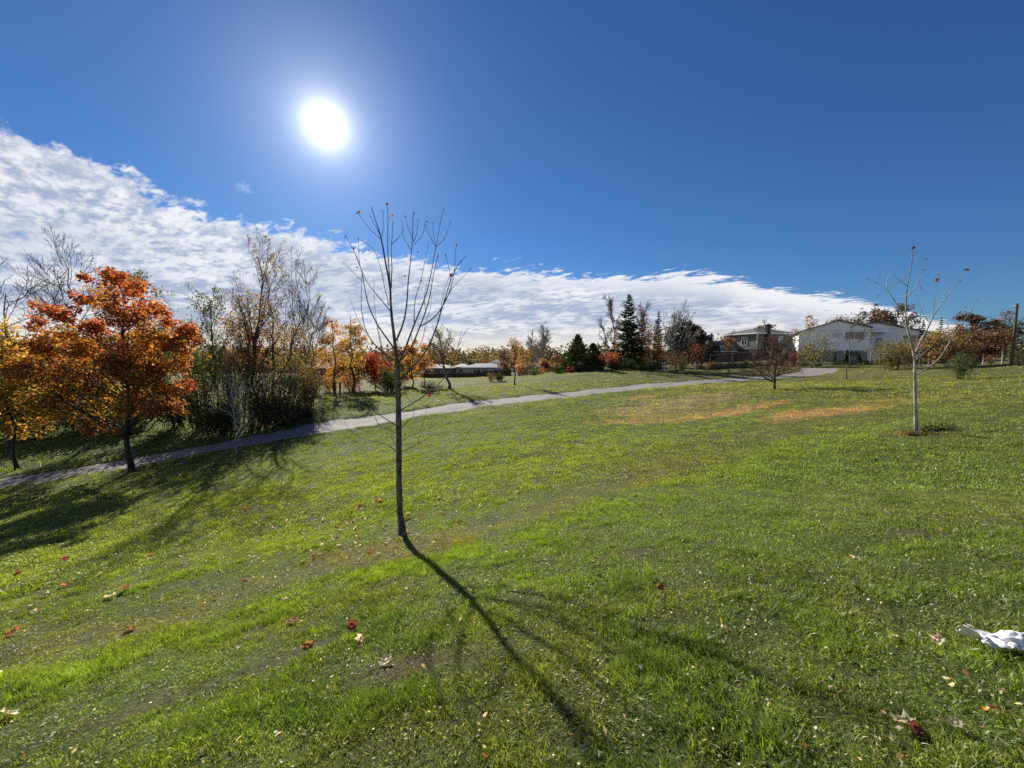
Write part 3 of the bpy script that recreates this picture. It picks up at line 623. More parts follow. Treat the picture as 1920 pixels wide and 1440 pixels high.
ST = [
 (None, 3.6, 1.2, z3([(478, 720), (466, 560), (455, 400), (455, 200), (452, 85)])),                     # 0
 (None, 3.0, 1.0, z3([(480, 650), (483, 500), (480, 350), (497, 290), (493, 200)])),                    # 1
 (1, 1.6, .8, z3([(480, 355), (520, 310), (555, 250)])),
 (None, 1.8, .8, z3([(412, 318), (340, 250), (285, 180), (262, 140)])),
 (None, 1.5, .7, z3([(410, 300), (370, 220), (338, 160)])),
 (0, 1.5, .7, z3([(420, 300), (425, 200), (422, 130)])),
 (None, 4.6, 1.2, z3([(516, 1000), (560, 915), (585, 830), (595, 700), (605, 560), (622, 450), (633, 330), (640, 220), (638, 145)])),  # 6
 (6, 1.6, .7, z3([(635, 340), (595, 260), (575, 165)])),
 (6, 1.5, .7, z3([(637, 330), (652, 260), (656, 180)])),
 (6, 1.6, .7, z3([(638, 355), (690, 300), (712, 250), (712, 200)])),
 (6, 1.4, .6, z3([(615, 390), (560, 310), (555, 200)])),
 (None, 5.2, 1.2, z3([(535, 1150), (590, 1030), (632, 885), (690, 770), (728, 660), (755, 520), (778, 365), (800, 250), (830, 110)])),  # 11
 (11, 1.8, .8, z3([(780, 368), (740, 300), (706, 220)])),
 (11, 1.8, .8, z3([(780, 370), (840, 320), (877, 205)])),
 (11, 1.3, .7, z3([(772, 350), (768, 280), (760, 210)])),
 (11, 2.6, .8, z3([(635, 880), (640, 720), (680, 600), (710, 430), (730, 330)])),
 (None, 4.4, 1.2, z3([(555, 1130), (625, 1050), (668, 910), (712, 820), (745, 690), (763, 560), (800, 420)])),   # 16
 (16, 3.2, .8, z3([(670, 908), (740, 880), (815, 800), (865, 700), (905, 600), (915, 480), (922, 360)])),
 (16, 1.6, .7, z3([(712, 820), (700, 700), (735, 560)])),
 (None, 5.4, 1.2, z3([(545, 1260), (640, 1175), (735, 1060), (790, 900), (830, 760), (878, 620), (900, 520), (985, 430)])),   # 19
 (19, 1.8, .7, z3([(835, 745), (900, 640), (960, 580), (1015, 520)])),
 (19, 1.6, .7, z3([(880, 610), (870, 520), (848, 425)])),
 (19, 1.8, .7, z3([(800, 880), (820, 740), (860, 600), (950, 470)])),
 (None, 4.2, 1.0, z3([(515, 1075), (440, 980), (355, 865), (305, 720), (280, 580), (265, 480), (220, 400), (172, 305)])),      # 23
 (23, 1.6, .7, z3([(268, 500), (262, 400), (262, 320)])),
 (23, 1.4, .7, z3([(282, 600), (215, 530), (150, 472)])),
 (None, 3.4, .9, z3([(505, 1135), (405, 1075), (315, 960), (285, 850), (280, 700), (290, 560)])),
 (26, 1.6, .6, z3([(310, 950), (250, 850), (208, 730)])),
 (None, 2.6, .8, z3([(470, 800), (420, 735), (360, 670), (310, 590), (275, 500), (225, 380)])),
 (None, 2.0, .7, z3([(462, 770), (425, 610), (395, 470), (360, 380), (300, 335), (255, 315)])),
 (None, 2.0, .7, z3([(500, 1190), (430, 1110), (385, 900), (365, 780), (360, 570)])),
 (None, 3.4, .9, z4([(1030, 935), (900, 865), (705, 745), (645, 610), (610, 450)])),
 (31, 1.4, .6, z4([(705, 745), (620, 640), (560, 560)])),
 (31, 1.4, .6, z4([(900, 865), (800, 790), (700, 780)])),
 (None, 3.6, .9, z4([(1075, 1070), (1300, 940), (1440, 835), (1580, 690), (1635, 570), (1700, 340), (1790, 200)])),     # 34
 (34, 1.6, .6, z4([(1300, 940), (1375, 820), (1460, 760)])),
 (34, 1.5, .6, z4([(1690, 370), (1710, 280), (1722, 215)])),
 (34, 1.4, .6, z4([(1690, 370), (1760, 345)])),
 (None, 2.2, .7, z4([(1100, 600), (1112, 760), (1125, 900), (1160, 980), (1230, 1030)])),
 (None, 2.0, .6, z4([(1075, 930), (1120, 870), (1180, 850)])),
 (None, 3.0, .8, z4([(1040, 1235), (870, 1130), (750, 1060), (640, 1010), (510, 930), (450, 890)])),
 (40, 1.6, .6, z4([(860, 1120), (790, 1000), (720, 930)])),
 (40, 1.4, .6, z4([(520, 940), (400, 860), (350, 760)])),
 (None, 2.4, .7, zl([(372, 190), (300, 160), (245, 130), (225, 70), (150, 5)])),
 (None, 2.6, .7, zl([(372, 312), (320, 262), (200, 242), (85, 205), (15, 120)])),
 (None, 2.6, .7, zl([(402, 312), (455, 290), (515, 260), (600, 205), (650, 180)])),
 (45, 1.6, .6, zl([(515, 260), (542, 160), (572, 60), (590, 0)])),
 (None, 2.4, .7, zl([(405, 155), (450, 110), (488, 85), (500, 20)])),
 (None, 1.8, .6, zl([(408, 245), (455, 210), (520, 190), (550, 120)])),
 (None, 1.8, .6, zl([(372, 265), (342, 225), (345, 180), (300, 130)])),
 (None, 2.6, .7, z4([(1030, 660), (900, 560), (870, 400), (840, 230), (800, 60)])),
 (None, 2.2, .7, z3([(555, 1190), (640, 1090), (700, 1000), (705, 900), (740, 800), (745, 700)])),
]
LF = [(z3([(x, y)])[0] + (s, c)) for x, y, s, c in [(262, 135, 8, 'redor'), (250, 145, 6, 'maroon'), (350, 105, 6, 'maroon'), (452, 82, 7, 'maroon'), (488, 157, 6, 'redor'), (340, 165, 5, 'maroon'), (170, 303, 8, 'maroon'),
      (258, 315, 6, 'maroon'), (290, 328, 6, 'redor'), (575, 165, 5, 'maroon'), (638, 143, 6, 'maroon'), (655, 182, 4, 'maroon'), (722, 200, 6, 'maroon'), (706, 222, 4, 'maroon'), (877, 205, 6, 'maroon'), (832, 110, 4, 'maroon'),
      (422, 130, 4, 'maroon'), (496, 203, 6, 'maroon'), (522, 320, 4, 'maroon'), (422, 258, 6, 'maroon'), (922, 360, 4, 'maroon'), (985, 430, 4, 'maroon'), (1015, 518, 5, 'maroon'), (887, 562, 8, 'maroon'), (953, 468, 5, 'maroon'),
      (768, 438, 5, 'redor'), (573, 567, 4, 'maroon'), (520, 403, 5, 'maroon'), (462, 457, 5, 'maroon'), (228, 382, 6, 'maroon'), (308, 460, 3, 'maroon'), (760, 210, 3, 'maroon'), (735, 330, 3, 'maroon'), (683, 598, 4, 'maroon'),
      (490, 915, 6, 'maroon'), (640, 225, 5, 'maroon'), (330, 393, 3, 'maroon'), (610, 350, 4, 'maroon'), (470, 175, 6, 'redor'), (660, 405, 4, 'maroon'), (345, 675, 4, 'maroon'), (250, 508, 4, 'maroon'), (848, 424, 4, 'maroon')]]
LF += [(805, 741, 11, 'red'), (660, 900 / 1.0 - 160, 0.1, 'red')][:1]
traced('bare_sapling', 'young nearly leafless tree standing alone in the near grass, long upswept branches', None, (755, 1001), ST, trunk=TR, leafs=LF, seed=4)

def zr(l): return [(1580 + a / 3.6, 440 + c / 3.6) for a, c in l]
TR2 = [zr([(497, 1345)])[0] + (9.5,), zr([(492, 1200)])[0] + (7,), zr([(489, 1050)])[0] + (6.6,), zr([(487, 950)])[0] + (6,), zr([(487, 850)])[0] + (5.2,), zr([(472, 760)])[0] + (4.8,), zr([(455, 690)])[0] + (4.2,), zr([(425, 620)])[0] + (3.2,), zr([(400, 560)])[0] + (2.2,)]
ST2 = [
 (None, 4.2, 1.1, zr([(480, 800), (462, 700), (430, 590), (432, 530), (441, 440), (437, 345), (455, 310), (476, 200), (478, 90)])),
 (0, 2.2, .8, zr([(437, 350), (385, 312), (340, 265), (325, 228)])), (1, 1.2, .6, zr([(380, 310), (430, 290)])),
 (0, 2.2, .8, zr([(425, 570), (385, 500), (350, 440), (300, 370), (230, 322), (158, 292)])), (3, 1.8, .7, zr([(300, 368), (302, 305), (325, 245)])), (3, 1.2, .6, zr([(232, 322), (255, 265)])), (3, 1.4, .6, zr([(310, 375), (360, 330), (432, 300)])),
 (0, 2.0, .8, zr([(442, 415), (490, 355), (535, 270), (558, 170)])),
 (None, 4.2, 1.0, zr([(495, 790), (520, 720), (560, 670), (595, 590), (640, 495), (710, 410), (770, 345), (838, 240)])),
 (8, 1.6, .7, zr([(590, 600), (545, 540), (515, 470), (498, 412)])), (8, 1.6, .7, zr([(605, 570), (618, 440), (642, 330)])), (8, 1.6, .7, zr([(622, 540), (670, 450), (703, 352)])), (9, 1.2, .6, zr([(532, 520), (542, 430), (530, 365)])),
 (None, 3.0, .9, zr([(492, 845), (545, 800), (600, 750), (650, 690), (720, 610)])),
 (None, 4.0, .9, zr([(500, 945), (600, 882), (675, 828), (718, 720), (795, 630), (850, 520), (890, 450), (950, 392)])),
 (14, 1.8, .7, zr([(715, 722), (680, 700), (655, 668)])), (14, 1.6, .7, zr([(717, 720), (712, 650), (705, 590)])), (14, 1.4, .6, zr([(845, 530), (850, 490)])),
 (None, 2.4, .7, zr([(482, 897), (440, 885), (405, 865), (398, 820)])), (None, 1.8, .6, zr([(488, 900), (515, 880), (530, 840)])),
 (None, 2.8, .8, zr([(480, 800), (455, 720), (440, 650), (470, 560), (465, 490)])),
 (None, 2.4, .7, zr([(470, 770), (430, 740), (400, 690), (395, 640)])), (8, 1.6, .7, zr([(520, 720), (560, 640), (555, 600)])), (None, 2.0, .6, zr([(490, 830), (530, 790), (525, 740)])),
]
LF2 = [zr([(x, y)])[0] + (s, 'maroon') for x, y, s in [(838, 238, 8), (640, 305, 8), (648, 268, 6), (560, 163, 6), (478, 88, 5), (508, 77, 4), (830, 490, 4), (498, 410, 4), (530, 360, 4), (705, 348, 6), (240, 408, 3), (550, 235, 3), (465, 487, 3), (790, 312, 3), (460, 400, 3)]]
r2 = traced('birch_sapling', 'leafless sapling with pale whitish bark in a ring of weeds, right side of the lawn', None, (1718, 813), ST2, trunk=TR2, bark='bark_pale', leafs=LF2, seed=9, thin=.72)

# ------------------------------------------------------------------ orange maple on the left
bm = hit(250, 884); YM = bm[1]
CL = [(217, 520, 24, 'r'), (243, 545, 26, 'r'), (160, 520, 14, 'r'), (152, 560, 22, 'r'), (195, 565, 28, 'o'), (85, 578, 22, 'p'), (115, 590, 24, 'p'), (75, 610, 20, 'p'), (230, 595, 32, 'r'), (283, 580, 24, 'r'), (320, 605, 18, 'r'), (345, 622, 24, 'r'),
      (370, 640, 13, 'r'), (330, 652, 24, 'o'), (280, 640, 34, 'o'), (205, 640, 34, 'b'), (145, 650, 34, 'o'), (70, 650, 28, 'o'), (35, 690, 24, 'o'), (90, 700, 30, 'b'), (160, 705, 34, 'b'), (235, 690, 36, 'b'), (295, 690, 30, 'o'),
      (335, 690, 20, 'o'), (355, 722, 16, 'r'), (305, 735, 26, 'o'), (250, 745, 26, 'o'), (190, 742, 30, 'y'), (120, 735, 30, 'y'), (70, 745, 25, 'y'), (228, 768, 26, 'y'), (290, 765, 26, 'b'), (335, 765, 16, 'o'), (178, 800, 20, 'o'),
      (150, 785, 22, 'y'), (212, 812, 12, 'o'), (100, 775, 20, 'y'), (180, 610, 25, 'r'), (255, 660, 28, 'o'), (120, 630, 24, 'o'), (320, 640, 22, 'r'), (265, 705, 26, 'b'), (200, 670, 28, 'b'), (60, 700, 22, 'o')]
MX = dict(r={'red': 3, 'redor': 5, 'orange': 4, 'tan': 1}, o={'redor': 2, 'orange': 5, 'amber': 4, 'tan': 1, 'brown': 1}, p={'red': 2, 'redor': 4, 'tan': 2, 'orange': 1}, b={'brown': 4, 'orange': 3, 'amber': 2, 'redor': 2, 'olive': 2, 'maroon': 1}, y={'amber': 4, 'yellow': 3, 'orange': 1, 'olive': 2, 'lime': 2})
rs = RS(21); CT = []; CC = []
for (px, py, rp, cn) in CL:
    for rep in range(2 if rp > 22 else 1):
        dx = (px - 215) / 165; dep = math.sqrt(max(0, 1 - dx * dx)) * 3.0
        Yc = YM + (rs.rand() * 2 - 1) * dep * (.9 if rep else .6); p = W(px, py, Yc); CT.append((*p, rp * Yc / FPX * (1.15 if py > 680 else 1.0))); CC.append(MX[cn])
leafy_tree('maple_tree', 'round maple in orange, red and yellow autumn leaf beside the path, left side', bm, W(217, 503, YM)[2] - bm[2], 6, {}, seed=3, nleaf=30000, leaf=.155, trunk_r=.115, cl_targets=CT, cl_cols=CC, twigs=5, bark='bark_dark')

# ------------------------------------------------------------------ left side: thicket behind the path and its neighbours
def sc_(k, Y, defaults):
    f_ = gY(Y) / Y
    for q, v in defaults.items(): k[q] = k.get(q, v) * f_
    if 'lean' in k: k['lean'] = (k['lean'][0] * f_, 0)
    return k
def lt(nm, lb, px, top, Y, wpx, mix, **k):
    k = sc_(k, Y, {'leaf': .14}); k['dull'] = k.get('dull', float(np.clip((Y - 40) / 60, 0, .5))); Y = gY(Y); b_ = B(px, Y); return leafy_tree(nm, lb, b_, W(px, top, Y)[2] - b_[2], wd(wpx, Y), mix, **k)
def bt(nm, lb, px, top, Y, **k):
    k = sc_(k, Y, {'leaf': .08, 'tw': .0035}); Y = gY(Y); b_ = B(px, Y); return bare_tree(nm, lb, b_, W(px, top, Y)[2] - b_[2], **k)
def sh(nm, lb, px, top, Y, wpx, mix, **k):
    k = sc_(k, Y, {'leaf': .08}); Y = gY(Y); b_ = B(px, Y); return shrub(nm, lb, b_, W(px, top, Y)[2] - b_[2], wd(wpx, Y), mix, **k)
def cf(nm, lb, px, top, Y, wpx, mix, **k):
    Y = gY(Y); b_ = B(px, Y); return conifer(nm, lb, b_, W(px, top, Y)[2] - b_[2], wd(wpx, Y), mix, **k)
bt('bare_tree', 'tall thin bare tree showing above the left shoulder of the orange maple', 143, 487, 24, seed=1, spread=.40, fork=.45, limbs=12, lv=(7, 5), ang=.6, tw=.009, bark='bark')
lt('green_tree', 'grey green tree rising behind the top right of the orange maple', 268, 500, 22, 130, {'olive': 3, 'green': 2, 'grey': 2, 'lime': 1}, seed=2, nclus=30, nleaf=4200, leaf=.12, clus=.16, crown0=.3)
lt('yellow_tree', 'yellow leaved tree cut by the left edge of the photo', -35, 490, 15, 200, {'yellow': 4, 'amber': 4, 'olive': 2, 'lime': 1}, seed=3, nclus=40, nleaf=7500, leaf=.14, crown0=.12, clus=.15)
bt('bare_tree', 'dark crooked bare tree beside the yellow tree at the left edge', 22, 535, 17.5, seed=4, spread=.6, fork=.5, limbs=9, lv=(5, 4), ang=.8, tw=.008, bark='bark_dark', up=.05, jit=.2)
lt('amber_tree', 'low amber and yellow leaved tree under the left side of the orange maple', 12, 640, 14.6, 120, {'yellow': 4, 'amber': 4, 'lime': 2, 'orange': 1}, seed=5, nclus=26, nleaf=4200, leaf=.14, crown0=.15, clus=.2, top_shift=(-.3, 0))
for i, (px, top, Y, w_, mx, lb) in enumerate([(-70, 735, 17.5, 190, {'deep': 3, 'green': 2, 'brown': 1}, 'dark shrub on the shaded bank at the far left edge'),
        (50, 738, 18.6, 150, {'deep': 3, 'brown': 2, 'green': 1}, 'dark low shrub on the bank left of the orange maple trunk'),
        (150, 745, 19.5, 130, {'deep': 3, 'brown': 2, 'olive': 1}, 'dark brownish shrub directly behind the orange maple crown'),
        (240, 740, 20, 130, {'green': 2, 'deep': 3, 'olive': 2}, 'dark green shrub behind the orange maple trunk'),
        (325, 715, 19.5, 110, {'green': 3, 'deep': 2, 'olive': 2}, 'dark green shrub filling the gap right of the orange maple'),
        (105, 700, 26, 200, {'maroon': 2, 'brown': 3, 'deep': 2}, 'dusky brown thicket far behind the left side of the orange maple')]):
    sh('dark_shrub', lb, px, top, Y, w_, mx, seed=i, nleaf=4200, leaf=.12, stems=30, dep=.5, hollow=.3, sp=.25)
Yt = gY(20.5); b_ = B(465, Yt)
bare_tree('tall_thin_tree', 'tallest tree of the left thicket, straight stems with sparse brown leaves', b_, W(465, 472, Yt)[2] - b_[2], seed=11, spread=.30, fork=.25, limbs=26, lv=(6, 4), ang=.42, up=.12, bark='bark_dark', tw=.007, multi=2, leafmix={'brown': 3, 'olive': 3, 'tan': 2, 'amber': 1}, nleaf=2600, leaf=.12)
lt('olive_yellow_tree', 'rounded olive and gold tree behind the tallest thicket tree', 512, 520, 24, 165, {'olive': 3, 'amber': 3, 'tan': 2, 'brown': 1}, seed=12, nclus=30, nleaf=4600, leaf=.11, clus=.16, crown0=.28)
bt('leaning_tree', 'bare tree leaning right out of the top of the left thicket', 490, 545, 22, seed=13, spread=.55, fork=.35, limbs=10, lv=(7, 5), ang=.5, lean=(2.9, 0), tw=.007, leafmix={'olive': 2, 'tan': 2}, nleaf=700, leaf=.08, bark='bark')
bt('slender_tree', 'slender sparse green tree at the left end of the thicket', 400, 560, 20, seed=14, spread=.35, fork=.2, limbs=18, lv=(6, 4), ang=.5, tw=.006, leafmix={'olive': 3, 'green': 3, 'lime': 1}, nleaf=2600, leaf=.09, bark='bark_dark')
bt('red_leaf_tree', 'small tree with red orange leaves inside the left thicket', 478, 640, 21, seed=15, spread=.4, fork=.3, limbs=12, lv=(6, 4), ang=.5, tw=.005, leafmix={'redor': 3, 'red': 2, 'orange': 1}, nleaf=1100, leaf=.10, bark='bark_dark')
for i, (px, top, Y, w_, mx, lb, nl) in enumerate([
        (372, 636, 19.2, 95, {'olive': 3, 'green': 2, 'lime': 3}, 'leafy green shrub at the left end of the thicket by the path', 4600),
        (430, 640, 19.4, 105, {'olive': 4, 'green': 1, 'lime': 2, 'grey': 1}, 'tall olive shrub behind the small pale bare tree', 4200),
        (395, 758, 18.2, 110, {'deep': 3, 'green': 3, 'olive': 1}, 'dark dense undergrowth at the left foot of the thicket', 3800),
        (485, 668, 19.6, 100, {'brown': 3, 'olive': 3, 'maroon': 1, 'tan': 1}, 'brownish shrub in the middle of the thicket', 4000),
        (540, 668, 20.3, 105, {'olive': 4, 'lime': 2, 'brown': 2, 'tan': 1}, 'rounded olive shrub near the right end of the thicket', 4400),
        (575, 690, 20.9, 45, {'amber': 3, 'olive': 3, 'yellow': 1}, 'yellowing shrub at the right end of the thicket', 1800),
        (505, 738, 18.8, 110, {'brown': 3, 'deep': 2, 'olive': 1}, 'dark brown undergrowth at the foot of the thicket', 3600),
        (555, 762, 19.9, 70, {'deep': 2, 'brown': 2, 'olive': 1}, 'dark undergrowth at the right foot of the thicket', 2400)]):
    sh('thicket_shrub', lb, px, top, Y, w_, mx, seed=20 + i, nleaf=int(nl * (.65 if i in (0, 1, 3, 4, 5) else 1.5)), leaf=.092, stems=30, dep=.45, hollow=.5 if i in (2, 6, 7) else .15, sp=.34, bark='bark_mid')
b_ = hit(443, 852); bare_tree('small_pale_tree', 'small pale bare tree with fine twigs in front of the thicket', b_, W(443, 722, b_[1])[2] - b_[2], seed=31, spread=.45, fork=.25, limbs=14, lv=(6, 4), ang=.7, up=.10, bark='bark_pale', tw=.0055, r=.04)
# the trees over the left part of the far field
bt('bare_tree', 'bare grey tree left of the yellow birch trees', 588, 570, 33, seed=41, spread=.42, fork=.25, limbs=14, lv=(7, 5), ang=.45, tw=.012, bark='bark')
bt('bare_tree', 'bare grey twin of the tree left of the yellow trees', 571, 590, 36, seed=42, spread=.42, fork=.25, limbs=12, lv=(6, 5), ang=.5, tw=.012, bark='bark')
lt('yellow_tree', 'airy golden yellow tree left of the foreground sapling, leftmost of the pair', 625, 588, 38, 62, {'amber': 4, 'orange': 2, 'yellow': 3}, seed=43, nclus=30, nleaf=2600, leaf=.17, clus=.17, crown0=.22)
lt('yellow_tree', 'airy golden yellow tree left of the foreground sapling, rightmost of the pair', 659, 582, 37.5, 62, {'amber': 3, 'yellow': 4, 'tan': 2}, seed=44, nclus=32, nleaf=2800, leaf=.17, clus=.16, crown0=.22, bark='bark_dark', trunk_r=.12)
lt('olive_tree', 'olive yellow tree filling in behind the yellow pair', 672, 652, 42, 60, {'olive': 3, 'amber': 2, 'lime': 1}, seed=45, nclus=18, nleaf=1500, leaf=.22, crown0=.15)
lt('red_tree', 'crimson leaved tree left of the foreground sapling trunk', 703, 650, 40, 62, {'red': 5, 'redor': 2, 'maroon': 1}, seed=46, nclus=24, nleaf=2400, leaf=.2, crown0=.1, clus=.2)
sh('round_shrub', 'round dense green shrub just left of the foreground sapling trunk', 728, 688, 36, 60, {'green': 4, 'deep': 2, 'olive': 2, 'lime': 1}, seed=47, nleaf=3600, leaf=.12, stems=30)
sh('orange_shrub', 'orange brown shrub below the yellow trees', 655, 695, 40, 60, {'orange': 3, 'brown': 2, 'amber': 2}, seed=48, nleaf=1700, leaf=.14, mat='leaf')
sh('orange_shrub', 'low orange yellow shrub between the thicket and yellow trees', 612, 700, 38, 60, {'orange': 2, 'amber': 3, 'olive': 2, 'brown': 1}, seed=49, nleaf=1500, leaf=.13, mat='leaf')
sh('maroon_shrub', 'dark reddish shrub under the bare grey trees', 585, 690, 35, 55, {'maroon': 3, 'brown': 3, 'olive': 1}, seed=50, nleaf=1500, leaf=.15)
for px, top, Y, w_, s, mx, lb in [(772, 615, 44, 34, 51, {'orange': 3, 'amber': 4, 'tan': 1}, 'slim orange yellow tree just right of the foreground sapling trunk'), (795, 640, 48, 46, 52, {'orange': 4, 'amber': 3, 'redor': 1}, 'orange tree beside the brown bungalow'),
                              (752, 655, 46, 36, 53, {'olive': 2, 'amber': 3, 'orange': 2}, 'gold tree behind the green round shrub')]:
    lt('orange_tree', lb, px, top, Y, w_, mx, seed=s, nclus=20, nleaf=1500, leaf=.2, clus=.2, crown0=.15)
bt('pruned_tree', 'old tree with thick slanting trunk and upswept shoots in the far field', 842, 630, 37.5, seed=54, spread=.5, fork=.38, limbs=13, lv=(7, 5), ang=.6, lean=(-.9, 0), r=.17, tw=.010, leafmix={'olive': 3, 'lime': 2}, nleaf=900, leaf=.10, bark='bark')
sh('scrub_shrub', 'low twiggy scrub left of the slanting old tree', 805, 712, 36, 50, {'olive': 2, 'brown': 2, 'grey': 1}, seed=55, nleaf=700, leaf=.09)
sh('dead_stump', 'broken brown weedy stump in the far field left of the round bush', 921, 698, 50, 20, {'brown': 4, 'grey': 2, 'tan': 1}, seed=56, nleaf=500, leaf=.12, cat='stump')
sh('round_shrub', 'small round dark green bush in the middle of the far field', 936, 700, 50, 20, {'deep': 2, 'green': 3, 'olive': 1}, seed=57, nleaf=800, leaf=.13)
b_ = hit(965, 722); bare_tree('young_tree', 'slim young tree with golden top standing in the far field', b_, W(965, 640, b_[1])[2] - b_[2], seed=58, spread=.3, fork=.45, limbs=12, lv=(5, 4), ang=.5, tw=.01, leafmix={'amber': 3, 'orange': 3, 'yellow': 1}, nleaf=330, leaf=.15, bark='bark_dark', r=.08)
# tree line behind the bungalows
TL = [('orange_tree', 'round orange and green tree behind the grey bungalow', 908, 652, 125, 52, {'orange': 3, 'olive': 3, 'amber': 2, 'green': 1}), ('dark_red_tree', 'dark maroon tree at the right end of the grey bungalow', 945, 646, 92, 30, {'maroon': 5, 'brown': 2}),
      ('amber_tree', 'amber tree with a sparse top behind the slim young tree', 980, 634, 92, 50, {'amber': 3, 'orange': 3, 'olive': 1}), ('olive_tree', 'olive tree between the amber tree and bare white tree', 1000, 640, 96, 34, {'olive': 3, 'amber': 2, 'brown': 1}),
      ('orange_tree', 'small bright orange tree near the crest of the grass hill', 1024, 671, 70, 34, {'orange': 4, 'amber': 4, 'redor': 2}), ('brown_tree', 'russet tree right of the small bright orange tree', 1043, 666, 74, 34, {'brown': 3, 'redor': 2, 'orange': 2}),
      ('dark_tree', 'dark blue green tree far behind the brown bungalow', 868, 668, 140, 26, {'bluegreen': 3, 'deep': 2}), ('dark_tree', 'dark tree clump left of the slanting old tree', 812, 660, 130, 40, {'brown': 2, 'deep': 3, 'maroon': 1}),
      ('grey_tree', 'grey green tree behind the left end of the grey bungalow', 882, 666, 135, 24, {'bluegreen': 2, 'olive': 2, 'grey': 1}), ('russet_tree', 'russet tree in the gap behind the crimson tree', 722, 658, 75, 50, {'brown': 3, 'orange': 2, 'olive': 2}),
      ('olive_tree', 'broad olive tree behind the thicket right shoulder', 560, 650, 55, 90, {'olive': 3, 'brown': 2, 'amber': 1}), ('brown_tree', 'broad brown tree mass behind the yellow pair', 620, 655, 60, 110, {'brown': 3, 'maroon': 1, 'orange': 2, 'olive': 1})]
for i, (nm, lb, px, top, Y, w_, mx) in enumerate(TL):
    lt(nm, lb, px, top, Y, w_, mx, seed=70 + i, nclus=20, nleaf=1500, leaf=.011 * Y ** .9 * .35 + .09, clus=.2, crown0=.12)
bt('bare_tree', 'pale bare vase shaped tree behind the small orange tree', 1018, 627, 88, seed=90, spread=.5, fork=.15, limbs=22, lv=(7, 5), ang=.4, tw=.03, bark='bark_pale')
bt('bare_tree', 'sparse bare tree poking up above the small amber tree', 998, 632, 95, seed=91, spread=.4, fork=.3, limbs=10, lv=(5, 4), ang=.4, tw=.03, bark='bark_mid')
# cedars, spruces and their neighbours on the crest of the hill
cf('cedar_tree', 'broad green cedar left of the tall spruce group, left one of two', 1083, 628, 60, 54, {'green': 3, 'olive': 4, 'brown': 1}, seed=1, droop=-.3, layers=26, per=15, needle=.4, wid=.55, pw=.72, sparse=.15)
cf('cedar_tree', 'darker green cedar left of the tall spruce group, right one of two', 1112, 644, 61, 42, {'green': 3, 'olive': 3, 'deep': 1, 'brown': 1}, seed=2, droop=-.3, layers=24, per=14, needle=.4, wid=.55, pw=.7, sparse=.15)
sh('red_shrub', 'small crimson bush at the foot of the left cedar', 1075, 684, 58, 26, {'red': 4, 'redor': 3}, seed=61, nleaf=700, leaf=.14, mat='leaf')
sh('coral_shrub', 'coral red bush between the cedars and the tall spruce', 1145, 658, 57, 40, {'redor': 4, 'red': 2, 'tan': 1}, seed=62, nleaf=1100, leaf=.15, mat='leaf')
sh('brown_shrub', 'russet bush right of the cedars', 1128, 662, 59, 34, {'brown': 3, 'redor': 1, 'maroon': 2}, seed=63, nleaf=900, leaf=.15)
cf('spruce_tree', 'tallest spruce, dark and ragged, on the crest of the hill', 1177, 553, 60, 74, {'deep': 5, 'green': 2, 'brown': 1}, seed=3, layers=30, per=12, sparse=.28, needle=.3, pw=.7)
bt('bare_tree', 'bare pinkish tree standing against the left of the tallest spruce', 1158, 556, 58, seed=92, spread=.3, fork=.3, limbs=16, lv=(6, 5), ang=.45, lean=(-1.2, 0), tw=.018, bark='twig_red', leafmix={'redor': 2, 'maroon': 2}, nleaf=200, leaf=.16)
bt('bare_tree', 'bare dark tree with bent top left of the tallest spruce', 1148, 608, 57.5, seed=93, spread=.4, fork=.4, limbs=9, lv=(5, 4), ang=.6, lean=(-1.4, 0), tw=.018, bark='bark_dark')
lt('orange_tree', 'thin orange topped tree left of the tallest spruce', 1153, 606, 57, 22, {'orange': 3, 'redor': 2, 'tan': 1}, seed=94, nclus=9, nleaf=260, leaf=.16, crown0=.5)
bt('bare_tree', 'bare tree with reddish twigs right of the tallest spruce', 1196, 572, 61, seed=95, spread=.3, fork=.45, limbs=14, lv=(6, 5), ang=.5, lean=(1.0, 0), tw=.018, bark='twig_red', leafmix={'maroon': 3, 'redor': 1}, nleaf=400, leaf=.16)
lt('maroon_tree', 'dark maroon tree between the two tall spruces', 1203, 592, 60, 42, {'maroon': 4, 'red': 2, 'brown': 2}, seed=96, mat='dark_leaf', nclus=22, nleaf=1900, leaf=.2, crown0=.15)
cf('spruce_tree', 'dark narrow spruce just behind the maroon tree', 1202, 584, 64, 40, {'deep': 4, 'bluegreen': 1}, seed=4, layers=26, per=11)
cf('spruce_tree', 'smaller neat blue green spruce right of the maroon tree', 1233, 584, 64, 38, {'deep': 3, 'bluegreen': 3}, seed=5, layers=26, per=12)
lt('yellow_tree', 'golden yellow tree in front of the smaller spruce', 1226, 612, 57, 42, {'amber': 4, 'orange': 3, 'yellow': 1}, seed=97, nclus=24, nleaf=2000, leaf=.18, crown0=.18)
lt('pine_tree', 'large dark round pine group right of the spruces, left part', 1277, 594, 66, 62, {'deep': 4, 'bluegreen': 2, 'brown': 1}, seed=98, nclus=40, nleaf=8000, leaf=.34, crown0=.1, mat='needle', clus=.17)
lt('pine_tree', 'large dark round pine group right of the spruces, middle part', 1300, 602, 68, 50, {'deep': 5, 'bluegreen': 1}, seed=99, nclus=34, nleaf=6500, leaf=.34, crown0=.1, mat='needle', clus=.17)
lt('pine_tree', 'large dark round pine group right of the spruces, lower right part', 1322, 624, 70, 44, {'deep': 5, 'brown': 1}, seed=100, nclus=28, nleaf=5000, leaf=.34, crown0=.1, mat='needle', clus=.18)
lt('dark_tree', 'low dark tree behind the mansard house roof', 1350, 636, 100, 60, {'deep': 3, 'brown': 2, 'maroon': 1}, seed=101, nclus=20, nleaf=1500, leaf=.3, crown0=.1)
